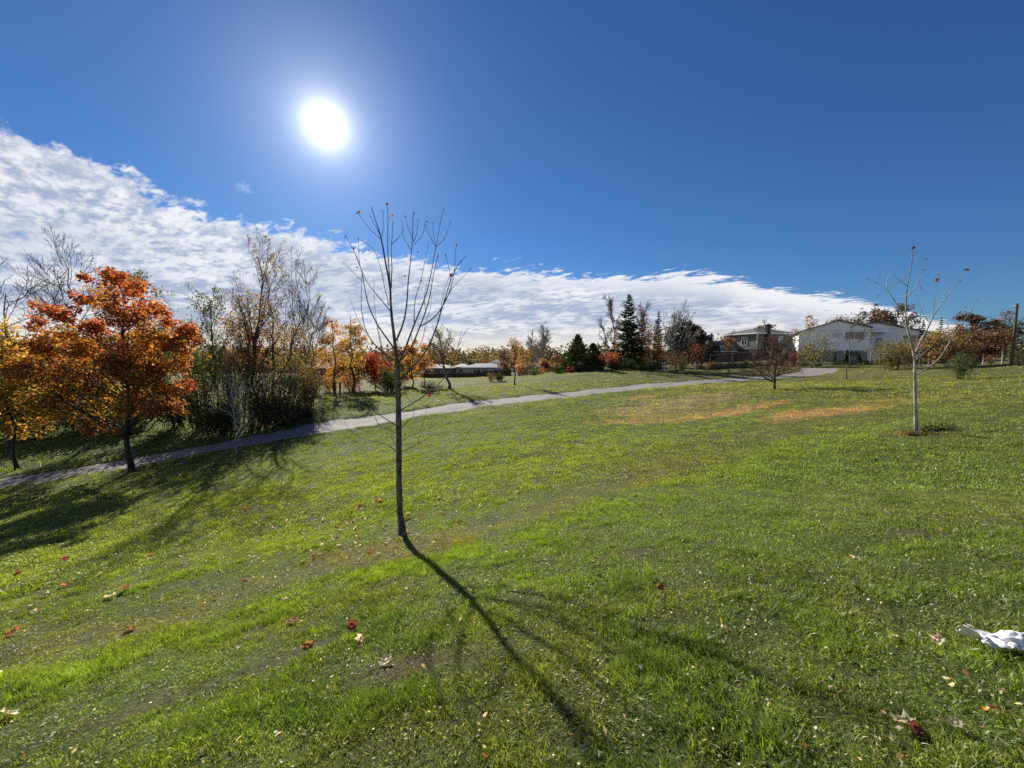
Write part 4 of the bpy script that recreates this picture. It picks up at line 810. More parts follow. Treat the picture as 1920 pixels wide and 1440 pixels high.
bt('bare_tree', 'thin bare tree behind the dark round pines', 1262, 590, 75, seed=102, spread=.3, fork=.4, limbs=12, lv=(6, 5), ang=.35, tw=.02, bark='bark_mid')
bt('bare_tree', 'bare forked tree top rising above the dark pines', 1274, 575, 74, seed=103, spread=.32, fork=.5, limbs=9, lv=(5, 4), ang=.45, tw=.02, bark='bark_pale')
bt('bare_tree', 'grey bare tree with long limbs leaning right, below the dark pines', 1240, 620, 55, seed=104, spread=.75, fork=.12, limbs=12, lv=(6, 5), ang=.9, lean=(3.2, 0), tw=.014, bark='bark_pale', leafmix={'brown': 3, 'redor': 1}, nleaf=500, leaf=.12)
sh('brown_shrub', 'russet shrub under the leaning grey bare tree', 1270, 655, 57, 60, {'brown': 3, 'redor': 1, 'maroon': 1, 'tan': 1}, seed=64, nleaf=1500, leaf=.14)
sh('orange_shrub', 'russet orange bush right of the leaning grey bare tree', 1312, 640, 60, 44, {'brown': 3, 'redor': 2, 'maroon': 1}, seed=65, nleaf=1300, leaf=.15)
sh('willow_shrub', 'pale green drooping shrub in front of the fence', 1280, 668, 55, 24, {'lime': 2, 'olive': 3, 'green': 1}, seed=66, nleaf=1100, leaf=.13)
for i, (px, top, w_, Y) in enumerate([(1108, 682, 60, 57), (1160, 676, 50, 56.5), (1190, 672, 44, 56.5), (1204, 682, 36, 55), (1222, 684, 24, 57), (1050, 684, 50, 60)]):
    sh('hedge_shrub', ['dark hedge bush below the two cedars', 'dark hedge bush below the coral bush', 'dark hedge bush at the foot of the tallest spruce', 'green hedge bush right of the tallest spruce foot', 'green hedge bush under the yellow tree', 'dark green bush at the left end of the hill crest'][i], px, top, Y, w_, [{'deep': 3, 'green': 2}, {'green': 2, 'olive': 2}][i in (3, 4)], seed=110 + i, nleaf=1400, leaf=.14, stems=24, dep=.6)
sh('green_shrub', 'low green spreading bush left of the hill crest', 1000, 690, 66, 34, {'green': 3, 'olive': 3}, seed=120, nleaf=900, leaf=.16)
sh('coral_shrub', 'small coral pink tree by the far dark house', 975, 678, 70, 18, {'redor': 4, 'tan': 1}, seed=121, nleaf=500, leaf=.15, mat='leaf')
# young trees beside the path
def young(px, py, top, lb, s, **k):
    b_ = hit(px, py); return bare_tree('young_tree', lb, b_, W(px, top, b_[1])[2] - b_[2], seed=s, **k)
young(1216, 708, 638, 'thin bare young tree left of the leaning grey tree, by the path', 131, spread=.25, fork=.5, limbs=8, lv=(4, 3), ang=.45, tw=.009, r=.05, bark='bark_dark')
young(1367, 698, 630, 'young tree with pinkish brown leaves in front of the mansard house', 132, spread=.38, fork=.42, limbs=14, lv=(5, 4), ang=.7, tw=.008, r=.055, bark='bark_dark', leafmix={'tan': 3, 'redor': 2, 'brown': 2}, nleaf=420, leaf=.12)
young(1452, 730, 640, 'bushy bare brown tree with a dense twiggy crown right beside the path', 133, spread=.56, fork=.17, limbs=40, lv=(7, 5), ang=1.0, up=.03, tw=.0075, r=.09, bark='twig_red', leafmix={'brown': 3, 'maroon': 2}, nleaf=900, leaf=.07)
young(1588, 711, 612, 'thin young tree with bare flat crown in front of the white house', 134, spread=.5, fork=.5, limbs=12, lv=(5, 4), ang=.95, up=.05, tw=.007, r=.05, bark='bark_mid', leafmix={'tan': 2, 'brown': 2}, nleaf=110, leaf=.09)
# right side
lt('bushy_tree', 'leafy green and yellow tree in front of the left end of the white house', 1524, 612, 50, 62, {'olive': 4, 'lime': 1, 'amber': 1, 'grey': 2, 'green': 2}, seed=141, nclus=30, nleaf=2600, leaf=.16, crown0=.08, multi=5, bark='bark')
b_ = hit(1672, 694); shrub('crabapple_shrub', 'wide rounded green and bronze shrub in front of the white house', b_, W(1672, 636, b_[1])[2] - b_[2], wd(80, b_[1]), {'olive': 4, 'lime': 2, 'brown': 3, 'green': 1}, seed=142, nleaf=4600, leaf=.12, stems=18, low=.12, sp=.1)
sh('bronze_shrub', 'bronze shrub behind the right part of the rounded green shrub', 1706, 640, 33, 60, {'brown': 4, 'olive': 2, 'maroon': 1}, seed=143, nleaf=2200, leaf=.12)
b_ = hit(1797, 712); shrub('green_shrub', 'small dark glossy green shrub in front of the big brown tree', b_, W(1797, 662, b_[1])[2] - b_[2], wd(46, b_[1]), {'green': 4, 'deep': 2, 'olive': 2}, seed=144, nleaf=1700, leaf=.09, stems=10, low=.25)
lt('brown_tree', 'big brown leaved tree spreading behind the pale barked sapling, left half', 1778, 612, 27, 96, {'brown': 4, 'amber': 1, 'olive': 2, 'tan': 2}, seed=145, mat='green_leaf', nclus=44, nleaf=7500, leaf=.11, crown0=.08, multi=4, clus=.15)
lt('brown_tree', 'big dark brown leaved tree left of the telephone pole', 1832, 606, 32, 92, {'brown': 4, 'maroon': 3, 'tan': 1}, seed=146, mat='dark_leaf', nclus=44, nleaf=7500, leaf=.13, crown0=.22, multi=3, clus=.15)
lt('yellow_tree', 'small yellow green tree behind the pale barked sapling', 1752, 615, 40, 34, {'yellow': 2, 'lime': 2, 'olive': 2}, seed=147, nclus=14, nleaf=900, leaf=.16, crown0=.1)
lt('dark_red_tree', 'dark wine red tree rising behind the white house roof, right one', 1678, 562, 78, 92, {'maroon': 5, 'brown': 2, 'tan': 1}, seed=148, mat='dark_leaf', nclus=48, nleaf=5600, leaf=.32, crown0=.25, clus=.12)
lt('dark_red_tree', 'sparse dark red tree behind the white house roof, left one', 1632, 562, 80, 62, {'maroon': 4, 'brown': 2, 'grey': 1}, seed=149, mat='dark_leaf', nclus=34, nleaf=2400, leaf=.32, crown0=.3, clus=.11, bark='bark_mid')
lt('olive_tree', 'flat topped olive green tree above the white house ridge', 1572, 586, 85, 66, {'green': 2, 'deep': 2, 'orange': 1, 'olive': 2}, seed=150, nclus=24, nleaf=1900, leaf=.34, crown0=.3)
lt('orange_tree', 'orange tree rising between the mansard house and white house', 1510, 586, 84, 52, {'orange': 4, 'amber': 3, 'tan': 1}, seed=151, nclus=22, nleaf=1300, leaf=.32, crown0=.3, clus=.15)
lt('purple_tree', 'small dark plum tree behind the chimney of the mansard house', 1430, 590, 95, 48, {'maroon': 3, 'brown': 2, 'grey': 2}, seed=152, mat='dark_leaf', nclus=24, nleaf=1000, leaf=.36, crown0=.35, clus=.13)
cf('spruce_tree', 'small dark spruce tip right of the white house, left one', 1727, 600, 60, 22, {'deep': 3, 'green': 1}, seed=6, layers=20)
cf('spruce_tree', 'small dark spruce tip right of the white house, right one', 1760, 596, 58, 24, {'deep': 3, 'olive': 1}, seed=7, layers=20)
lt('dark_red_tree', 'dark maroon crowned tree left of the telephone pole, behind the brown tree', 1815, 574, 55, 50, {'maroon': 4, 'brown': 3, 'grey': 1}, seed=153, mat='dark_leaf', nclus=30, nleaf=3200, leaf=.24, crown0=.2, clus=.14)
lt('dark_tree', 'flat branched dark tree between the maroon tree and the telephone pole', 1852, 586, 56, 46, {'deep': 3, 'brown': 3, 'maroon': 1}, seed=154, mat='dark_leaf', nclus=28, nleaf=3000, leaf=.24, crown0=.3, clus=.13)
lt('green_tree', 'large green conifer like tree cut by the right edge of the photo', 1930, 578, 46, 90, {'deep': 3, 'green': 3, 'bluegreen': 2}, seed=155, nclus=40, nleaf=4200, leaf=.2, crown0=.1, mat='needle', clus=.15)
lt('maroon_tree', 'maroon tree directly behind the telephone pole', 1880, 582, 50, 40, {'maroon': 4, 'brown': 2, 'redor': 1}, seed=156, mat='dark_leaf', nclus=22, nleaf=1500, leaf=.2, crown0=.25)
sh('olive_shrub', 'pale olive shrub right of the telephone pole', 1913, 645, 31, 36, {'olive': 3, 'grey': 2, 'lime': 1}, seed=157, nleaf=1500, leaf=.11)
sh('cone_shrub', 'small clipped russet cone bush left of the telephone pole', 1858, 658, 41, 16, {'brown': 3, 'orange': 2, 'olive': 1}, seed=158, nleaf=700, leaf=.1)
sh('cone_shrub', 'small clipped dark green cone bush right of the brown tree', 1836, 660, 44, 14, {'deep': 3, 'bluegreen': 2}, seed=159, nleaf=600, leaf=.1)
for i, (px, top, w_) in enumerate([(1566, 661, 10), (1587, 656, 12), (1611, 664, 12)]):
    cf('clipped_cedar', ['slim clipped dark cedar below the white house wall, leftmost of three', 'middle clipped dark cedar of three below the white house wall', 'short clipped dark cedar, rightmost of three below the white house wall'][i], px, top, 55, w_, {'deep': 3, 'green': 2}, seed=160 + i, droop=-.5, layers=18, per=10, cat='shrub')
for i, px in enumerate([1508, 1540, 1572, 1600, 1630, 1655]):
    sh('hedge_shrub', ['low dark hedge bush under the leafy yellow green tree', 'low dark hedge bush left of the slim clipped cedar', 'low dark hedge bush between the left two clipped cedars', 'low dark hedge bush between the right two clipped cedars', 'low dark hedge bush right of the short clipped cedar', 'low dark hedge bush behind the rounded bronze shrub'][i], px, 676 + (i % 2) * 2, 54, 36, {'deep': 3, 'green': 1}, seed=170 + i, nleaf=600, leaf=.12, stems=12, dep=.5)
sh('red_shrub', 'wine red bush behind the bushy bare tree', 1488, 655, 52, 26, {'maroon': 2, 'red': 2, 'brown': 2}, seed=180, nleaf=800, leaf=.12)
for i, px in enumerate([1332, 1352, 1375, 1398, 1420, 1445, 1465]):
    sh('weed_clump', ['straw yellow weeds at the fence left of the pinkish young tree', 'straw yellow weeds directly behind the pinkish young tree', 'yellow green weeds at the fence post right of the pinkish young tree', 'reddish weeds along the fence left of the bushy bare tree', 'tan weeds along the fence at the bushy bare tree left side', 'tan weeds behind the bushy bare tree', 'green weeds behind the bushy bare tree right side'][i], px, 676 - (i > 2) * 3, 57.5, 24, [{'amber': 2, 'tan': 3, 'olive': 1}, {'tan': 2, 'brown': 2, 'olive': 2}][i > 2], seed=190 + i, nleaf=500, leaf=.11, cat='weeds', group=None)
b_ = PB; 
for i, (dx, dy, s_) in enumerate([(.35, .05, .5), (.75, -.05, .46), (-.25, -.15, .34), (1.1, .1, .32)]):
    shrub('weed_clump', ['leafy weeds at the foot of the pale barked sapling', 'leafy weeds right of the pale barked sapling foot', 'brown weeds left of the pale barked sapling foot', 'outer right weed tuft in the ring by the pale sapling'][i], np.array([b_[0] + dx, b_[1] + dy, Hs(b_[0] + dx, b_[1] + dy)]), s_ * .55, s_ * 1.6, [{'green': 3, 'olive': 2}, {'green': 3, 'lime': 1}, {'brown': 3, 'olive': 2}, {'green': 2, 'olive': 2}][i], seed=200 + i, nleaf=520, leaf=.06, stems=16, cat='weeds')

# far woods that read as one mass, all round the horizon
rs = RS(300); P_ = []; c_ = []; sz = []
for i in range(900):
    a_ = R(rs.uniform(-70, 70)); d_ = rs.uniform(150, 260); x_, y_ = d_ * math.sin(a_), d_ * math.cos(a_); h_ = rs.uniform(5, 11) * (1 + .4 * (vnoise(np.array([x_]), np.array([y_]), 40)[0] - .3)); w_ = rs.uniform(3, 6)
    z_ = Hs(x_, y_); k_ = 70; q = unit(rs.randn(k_, 3)) * rs.rand(k_, 1) ** .4; P_.append(np.array([x_, y_, z_ + h_ * .5]) + q * [w_, w_, h_ * .52]); mc = [{'brown': 3, 'olive': 2}, {'deep': 3, 'bluegreen': 2}, {'amber': 2, 'orange': 2, 'olive': 2}, {'maroon': 2, 'brown': 2}, {'grey': 3, 'brown': 2}][rs.choice(5, p=[.28, .30, .05, .12, .25])]; c_.append(pick(rs, k_, mc))
V, F, c4 = leaves(rs, np.concatenate(P_), np.full(len(P_) * 70, 1.5), np.concatenate(c_)); tag(mesh_np('distant_woods', V, F, M['green_leaf'], colors=c4, smooth=False), 'far off belt of mixed autumn woods along the horizon', kind='stuff')

# ------------------------------------------------------------------ houses
M['shingle'] = None
def plank_mat(name, c1, c2, pitch, vertical=False, bmp=.18, rough=.7):
    m, bb = new_mat(name); g = bb.n('ShaderNodeTexCoord'); sp_ = bb.n('ShaderNodeSeparateXYZ'); bb.nt.links.new(g.outputs['Object'], sp_.inputs[0])
    z = bb.math('FRACT', bb.math('DIVIDE', sp_.outputs[2], pitch)); n = bb.noise(g.outputs['Object'], 3, 4, .6); n2 = bb.noise(bb.vmath('MULTIPLY', g.outputs['Object'], (3, 3, 1 / pitch)).outputs[0], 1.0, 2, .6)
    c = bb.mix(bb.ss(bb.math('ADD', bb.math('MULTIPLY', n, .5), bb.math('MULTIPLY', n2, .5)), .3, .7), c1 + (1,), c2 + (1,))
    out(bb, principled(bb, c, rough, .25, bump(bb, z, bmp, .05))); return m
M['shingle'] = plank_mat('wall_shingles', (.10, .105, .09), (.20, .20, .175), .18)
M['siding'] = plank_mat('white_siding', (.76, .79, .82), (.84, .86, .88), .2, bmp=.12)
M['greysiding'] = plank_mat('grey_siding', (.26, .28, .31), (.34, .36, .39), .2)
M['foundation'] = simple('foundation_block', (.20, .22, .20), .9, .1, .15, 2, .3)
M['brick'] = simple('dark_brick', (.14, .09, .075), .9, .15, .3, 9, .3)
M['dark_brick'] = simple('dark_brown_brick', (.07, .05, .045), .9, .15, .3, 9, .3)  # chimney brick, a darker brown than the wall brick
M['roof_dark'] = plank_mat('roof_shingles_dark', (.09, .085, .08), (.17, .16, .15), .3)
M['roof_grey'] = plank_mat('roof_shingles_grey', (.20, .205, .215), (.32, .325, .34), .3)
M['roof_brown'] = plank_mat('roof_shingles_brown', (.13, .10, .08), (.2, .16, .13), .3)
M['trim'] = simple('white_trim', (.78, .78, .76), .5, .4, .05)
M['darktrim'] = simple('dark_trim', (.05, .045, .04), .6, .3, .1)
M['glass'] = simple('window_glass', (.03, .035, .045), .06, .9, .1)
M['wood'] = simple('fence_wood_brown', (.075, .05, .038), .85, .2, .35, 5, .3)
M['post'] = simple('weathered_post', (.13, .105, .085), .9, .2, .3, 12, .4)
M['wire'] = simple('galvanised_wire', (.22, .23, .23), .9, .05, .1)
M['metal'] = simple('galvanised_metal', (.50, .51, .52), .55, .4, .1, 8, 0, .3)
class Box:
    def __init__(s): s.V = []; s.F = []
    def box(s, x0, x1, y0, y1, z0, z1):
        o = len(s.V); s.V += [(x, y, z) for z in (z0, z1) for y in (y0, y1) for x in (x0, x1)]
        s.F += [(o, o + 2, o + 3, o + 1), (o + 4, o + 5, o + 7, o + 6), (o, o + 1, o + 5, o + 4), (o + 2, o + 6, o + 7, o + 3), (o, o + 4, o + 6, o + 2), (o + 1, o + 3, o + 7, o + 5)]; return s
    def poly(s, vs, fs): o = len(s.V); s.V += [tuple(v) for v in vs]; s.F += [tuple(o + i for i in f) for f in fs]; return s
    def prism(s, prof, y0, y1):                 # (x,z) outline, counter-clockwise seen from -y
        n = len(prof); o = len(s.V); s.V += [(x, y0, z) for x, z in prof] + [(x, y1, z) for x, z in prof]
        s.F += [tuple(o + i for i in range(n)), tuple(o + n + i for i in reversed(range(n)))] + [(o + i, o + n + i, o + n + (i + 1) % n, o + (i + 1) % n) for i in range(n)]; return s
    def build(s, name, mat, parent):
        me = bpy.data.meshes.new(name); me.from_pydata(s.V, [], s.F); me.update(); me.materials.append(mat)
        o = bpy.data.objects.new(name, me); COL.objects.link(o); o.parent = parent; return o
def window(root, x, z, w, h, y=0.0, axis='y', panes=2, frame='trim', out_=-1):
    """window on a wall face; axis 'y': wall faces out_*y at y; axis 'x': wall faces out_*x at x=y"""
    t = .07; p0, p1 = sorted((y, y + out_ * .09)); g0, g1 = sorted((y - out_ * .02, y + out_ * .03)); f = Box(); g = Box()
    def bx(q, a, b_, c, d, lo, hi): (q.box(a, b_, lo, hi, c, d) if axis == 'y' else q.box(lo, hi, a, b_, c, d))
    for a, b_, c, d in ((x - w / 2 - t, x - w / 2, z, z + h), (x + w / 2, x + w / 2 + t, z, z + h), (x - w / 2 - t, x + w / 2 + t, z + h, z + h + t), (x - w / 2 - t * 1.5, x + w / 2 + t * 1.5, z - t, z)): bx(f, a, b_, c, d, p0, p1)
    for i in range(1, panes): xx = x - w / 2 + w * i / panes; bx(f, xx - .03, xx + .03, z, z + h, *sorted((y, y + out_ * .06)))
    wf = f.build('window', M[frame], root); bx(g, x - w / 2, x + w / 2, z, z + h, g0, g1); g.build('pane', M['glass'], wf); return wf
# --- shingled mansard house
hz_ = Hs(47.5, 75); c0 = W(1418, 665, 75); A_ = R(14)
hr = empty('mansard_house', (c0[0], 75, hz_), A_); tag(hr, 'dark two storey house with grey shingled upper walls and a brick chimney', 'house')
e0 = W(1418, 624, 75)[2] - hz_; u0 = W(1418, 655, 75)[2] - hz_; ap = W(1405, 616.5, 78)[2] - hz_
LX, LY = 9.6, 8.4
Box().box(.25, LX - .25, .25, LY - .25, -1, u0).build('lower_wall', M['brick'], hr)
Box().box(0, LX, 0, LY, u0, e0).build('upper_wall', M['shingle'], hr)
o_ = .45; rv = [(-o_, -o_, e0), (LX + o_, -o_, e0), (LX + o_, LY + o_, e0), (-o_, LY + o_, e0), (3.2, LY / 2, ap + .2), (LX - 3.2, LY / 2, ap + .2)]
Box().poly(rv, [(0, 1, 5, 4), (1, 2, 5), (2, 3, 4, 5), (3, 0, 4), (0, 3, 2, 1)]).build('roof', M['roof_dark'], hr)
f = Box(); f.box(-o_ - .03, LX + o_ + .03, -o_ - .06, -o_ - .01, e0 - .18, e0 + .02).box(-o_ - .06, -o_ - .01, -o_ - .06, LY + o_, e0 - .18, e0 + .02).build('fascia', M['trim'], hr)
Box().box(-.04, .10, -.04, .10, u0, e0 - .19).build('corner_board', M['trim'], hr)
Box().box(1.75, 2.55, -.55, -.003, -1, e0 + 1.5).box(1.68, 2.62, -.62, .08, e0 + 1.5, e0 + 1.65).build('chimney', M['dark_brick'], hr)
window(hr, 5.6, e0 - 1.75, .9, 1.1); window(hr, 2.9, e0 - 2.3, 1.3, 1.5, y=0, axis='x', out_=-1); window(hr, 5.9, e0 - 2.2, 1.1, 1.3, y=0, axis='x', out_=-1)
for i in range(2): window(hr, 2.9 + 3.8 * i, .8, 1.2, 1.1)
# wing to the left
wz = W(1340, 659, 82)[2] - hz_; wm = W(1340, 647, 82)[2] - hz_; wt_ = W(1340, 640, 82)[2] - hz_
Box().box(-7.0, -.003, 5.0, 8.0, -1, wz).build('wing_lower_wall', M['brick'], hr)
Box().poly([(-7.4, 4.6, wz + .01), (-.004, 4.6, wz + .01), (-.004, 8.4, wz + .01), (-7.4, 8.4, wz + .01), (-6.7, 5.3, wm), (-.004, 5.3, wm), (-.004, 7.7, wm), (-6.7, 7.7, wm)], [(0, 1, 5, 4), (1, 2, 6, 5), (2, 3, 7, 6), (3, 0, 4, 7), (0, 3, 2, 1), (4, 5, 6, 7)]).build('wing_upper_wall', M['shingle'], hr)
Box().poly([(-6.8, 5.2, wm + .01), (-.004, 5.2, wm + .01), (-.004, 7.8, wm + .01), (-6.8, 7.8, wm + .01), (-4.5, 6.5, wt_), (-.004, 6.5, wt_ + .3)], [(0, 1, 5, 4), (1, 2, 5), (2, 3, 4, 5), (3, 0, 4), (0, 3, 2, 1)]).build('wing_roof', M['roof_dark'], hr)
Box().box(-7.5, -.005, 4.45, 4.58, wz - .12, wz + .05).build('wing_fascia', M['trim'], hr)
for i in range(3): window(hr, -5.6 + 2.1 * i, wz + .3, .7, (wm - wz) * .62, y=4.92)
# --- white house: its front faces the camera side squarely
YB = 66.0; AB = R(-30); gw = Hs((1495 - 960) * YB / FPX, YB); wr = empty('white_house', ((1495 - 960) * YB / FPX, YB, gw), AB)
tag(wr, 'white sided house with a broad low gable and grey foundation behind the hedge', 'house')
def X_(px, ly=0.0):
    k = (px - 960) / FPX; ox, oy = (1495 - 960) * YB / FPX - math.sin(AB) * ly, YB + math.cos(AB) * ly; return (k * oy - ox) / (math.cos(AB) - k * math.sin(AB))
def Z_(px, py, ly=0.0): return 1.6 + (665 - py) * (YB + math.cos(AB) * ly + math.sin(AB) * X_(px, ly)) / FPX - gw
zs = Z_(1560, 657); xr = X_(1627); xa = X_(1566); pa = [(0, zs), (xr, zs), (xr, Z_(1627, 614.5)), (xa, Z_(1566, 602)), (0, Z_(1495, 623.5))]
Box().box(.15, xr - .15, .15, 9, -1.5, zs).build('foundation', M['foundation'], wr)
Box().prism(pa, 0, 9).build('front_wall', M['siding'], wr)
def slab(pts, y0, y1, t): return Box().prism([(x, z) for x, z in pts] + [(x, z + t) for x, z in reversed(pts)], y0, y1)
slab([(-.5, pa[4][1] - .16), (xa, pa[3][1] + .003)], -.4, 9.5, .16).build('roof', M['roof_dark'], wr)
slab([(xa + .002, pa[3][1] + .003), (xr + .3, pa[2][1] - .08)], -.4, 9.5, .16).build('roof', M['roof_dark'], wr)
window(wr, X_(1598), Z_(1598, 636), 2.3, 1.15, panes=2); window(wr, X_(1597), Z_(1597, 666.5), 1.0, .7, panes=1, frame='darktrim')
lw = 2.6; xw = X_(1752, lw); xk = X_(1640, lw); pb = [(xr + .004, -1.5), (xw, -1.5), (xw, Z_(1752, 627, lw)), (xk, Z_(1640, 606, lw)), (xr + .004, Z_(1627, 608, lw))]
Box().prism(pb, lw, 12).build('wing_wall', M['siding'], wr)
slab([(xr - .6, Z_(1627, 609, lw) - .02), (xk, pb[3][1] + .003)], lw - .4, 12.5, .15).build('wing_roof', M['roof_dark'], wr)
slab([(xk + .002, pb[3][1] + .003), (xw + .4, pb[2][1] - .1)], lw - .4, 12.5, .16).build('wing_roof', M['roof_dark'], wr)
xp = X_(1655, 1.0); zp = Z_(1650, 623, 1.0)
Box().prism([(xr + .01, zp), (xp + .3, zp), (xp + .3, zp + .15), (xr + .01, zp + .55)], .7, lw - .003).build('porch_roof', M['siding'], wr)
Box().box(xp, xp + .12, .9, 1.02, -1, zp).build('porch_post', M['trim'], wr)
Box().box(X_(1638, lw), X_(1650, lw), lw - .09, lw - .003, zs - .2, zs + 2.0).build('door', M['greysiding'], wr)
window(wr, X_(1700, lw), Z_(1700, 641, lw), 1.5, 1.0, y=lw)
Box().box(xr - .9, xr - .6, 4, 4.3, pa[2][1], pa[2][1] + 1.35).build('vent_pipe', M['darktrim'], wr)
Box().box(-.05, .07, -.05, .07, -1.5, pa[4][1] - .2).build('corner_board', M['trim'], wr); Box().box(xr - .06, xr + .06, -.05, .07, -1.5, pa[2][1] - .1).build('corner_board', M['trim'], wr)
# --- bungalows beyond the far field
def bung(name, label, px0, px1, Y, pye, pyr, wallm, roofm, wins, dep=9, hip=.35, rot=0.0, eave='trim'):
    x0 = (px0 - 960) * Y / FPX; x1 = (px1 - 960) * Y / FPX; g_ = Hs((x0 + x1) / 2, Y); r_ = empty(name, (x0, Y, g_), rot); tag(r_, label, 'house'); w = x1 - x0
    ze = 1.6 + (665 - pye) * Y / FPX - g_; zr_ = 1.6 + (665 - pyr) * (Y + dep / 2) / FPX - g_
    Box().box(0, w, 0, dep, -1.5, ze).build('wall', M[wallm], r_); o = .6; h = w * hip
    Box().poly([(-o, -o, ze + .01), (w + o, -o, ze + .01), (w + o, dep + o, ze + .01), (-o, dep + o, ze + .01), (h, dep / 2, zr_), (w - h, dep / 2, zr_)], [(0, 1, 5, 4), (1, 2, 5), (2, 3, 4, 5), (3, 0, 4), (0, 3, 2, 1)]).build('roof', M[roofm], r_)
    Box().box(-o - .05, w + o + .05, -o - .1, -o - .01, ze - .12, ze + .1).build('fascia', M[eave], r_)
    for fx, ww, hh in wins: window(r_, w * fx, ze - .55 - hh, ww, hh, panes=2)
    return r_
bung('brown_bungalow', 'brown roofed bungalow half hidden behind the slanting old tree', 797, 846, 112, 690, 683, 'brick', 'roof_brown', [(.25, 1.4, 1), (.7, 1.4, 1)])
bung('grey_bungalow', 'grey bungalow with a pale hipped roof behind the dark fence', 868, 946, 108, 689, 681, 'greysiding', 'roof_grey', [(.33, 1.9, 1.1), (.52, 1.2, 1.1), (.82, 2.2, 1.2)], hip=.3)
bung('small_bungalow', 'pale roofed low house left of the grey bungalow', 853, 876, 122, 688, 682, 'greysiding', 'roof_grey', [(.5, 1, 1)], hip=.3)
bung('gabled_bungalow', 'taller house roof showing behind the right of the grey bungalow', 915, 948, 126, 682, 674, 'brick', 'roof_grey', [(.55, 1.6, 1.1)], hip=.42)
bung('blue_grey_house', 'dark blue grey house between the amber tree and small orange tree', 970, 1016, 96, 688, 679, 'greysiding', 'roof_dark', [(.3, 1.4, 1.1), (.75, 1.4, 1.1)], hip=.25)
bung('red_roofed_house', 'pinkish brick building glimpsed at the left edge under the yellow leaves', -30, 27, gY(30), 742, 722, 'pinkbrick' if 'pinkbrick' in M else 'brick', 'roof_brown', [(.3, .8, .7)], dep=4)
bung('brown_house', 'brown house glimpsed between the thicket and the yellow trees', 570, 625, 62, 690, 668, 'brick', 'roof_brown', [(.4, 1.4, 1)], dep=8)

# ------------------------------------------------------------------ fences, pole
def board_fence(label, P0, P1, h, n_post, board=.15, name='board_fence'):
    P0 = np.array(P0, float); P1 = np.array(P1, float); L = np.linalg.norm(P1 - P0); a = math.atan2(P1[1] - P0[1], P1[0] - P0[0]); g0 = Hs(*P0); r_ = empty(name, (P0[0], P0[1], g0), a); tag(r_, label, 'fence')
    zz = lambda s: Hs(*(P0 + (P1 - P0) * s / L)) - g0; n = n_post
    for i in range(n + 1): s = L * i / n; z = zz(s); Box().box(s - .06, s + .06, -.06, .06, z - .3, z + h + .06).build('post', M['wood'], r_)
    for i in range(n):
        s0, s1 = L * i / n + .062, L * (i + 1) / n - .062; z = min(zz(s0), zz(s1)); q = Box(); s = s0; rr = RS(i)
        while s < s1 - .05: q.box(s, min(s + board - .012, s1), .02 + rr.rand() * .012, .045 + rr.rand() * .012, z - .1, z + h + rr.rand() * .03); s += board
        q.build('board_panel', M['wood'], r_)['kind'] = 'stuff'
        Box().box(s0, s1, -.03, .018, z + h * .8, z + h * .87).build('rail', M['wood'], r_)
    return r_
board_fence('long dark brown board fence in front of the bungalows across the far field', ((790 - 960) * 100 / FPX, 100), ((868 - 960) * 98 / FPX, 98), 1.75, 5)
board_fence('dark board fence continuing in front of the grey bungalow', ((868.5 - 960) * 98 / FPX, 98), ((958 - 960) * 92 / FPX, 92), 1.75, 6)
def chain_fence(label, pts, h, step=3.0, posth=None, mesh=True, pr=.035, name='chain_link_fence'):
    pts = np.array(pts, float); r_ = empty(name, (pts[0][0], pts[0][1], Hs(*pts[0]))); tag(r_, label, 'fence'); off = np.array([pts[0][0], pts[0][1], Hs(*pts[0])])
    L = np.r_[0, np.cumsum(np.linalg.norm(np.diff(pts, axis=0), axis=1))]; n = max(2, int(L[-1] / step)); Q = resample(pts, n + 1); Zg = H0(Q[:, 0], Q[:, 1]); T3 = np.c_[Q, Zg]
    for i in range(n + 1): P = np.array([T3[i] - [0, 0, .3], T3[i] + [0, 0, h + .05]])[None]; mesh_np('post', *tubes(P, np.full((1, 2), pr * 1.3), 8), M['metal'], r_, off=off)
    for zz in (h, .08): mesh_np('rail', *tubes((T3 + [0, 0, zz])[None], np.full((1, n + 1), .034), 6), M['metal'], r_, off=off)
    if mesh:
        F_ = resample(T3, int(L[-1] / .22)); P0 = F_[:-5] + [0, 0, .1]; P1 = F_[5:] + [0, 0, h - .02]; P2 = F_[5:] + [0, 0, .1]; P3 = F_[:-5] + [0, 0, h - .02]
        P = np.concatenate([np.stack([P0, P1], 1), np.stack([P2, P3], 1)]); o = mesh_np('wire_mesh', *tubes(P, np.full((len(P), 2), .0035), 3), M['wire'], r_, off=off)
    return r_
pxy = lambda px, Y: ((px - 960) * Y / FPX, Y)
chain_fence('low chain link fence with silver rail below the leaning grey bare tree', [pxy(1212, 57), pxy(1262, 58), pxy(1330, 61)], 1.3)
chain_fence('tall chain link fence climbing from the mansard house wing to its corner', [pxy(1331, 61.3), pxy(1380, 60), pxy(1425, 59.5), pxy(1495, 58.5)], 1.9)
chain_fence('chain link fence running along the hedge in front of the white house', [pxy(1497, 58.4), pxy(1600, 57), pxy(1662, 54), pxy(1740, 50)], 1.9)
chain_fence('chain link fence between the brown trees and the telephone pole', [pxy(1842, 42), pxy(1866, 40), pxy(1893, 38), pxy(1950, 36)], 2.1)
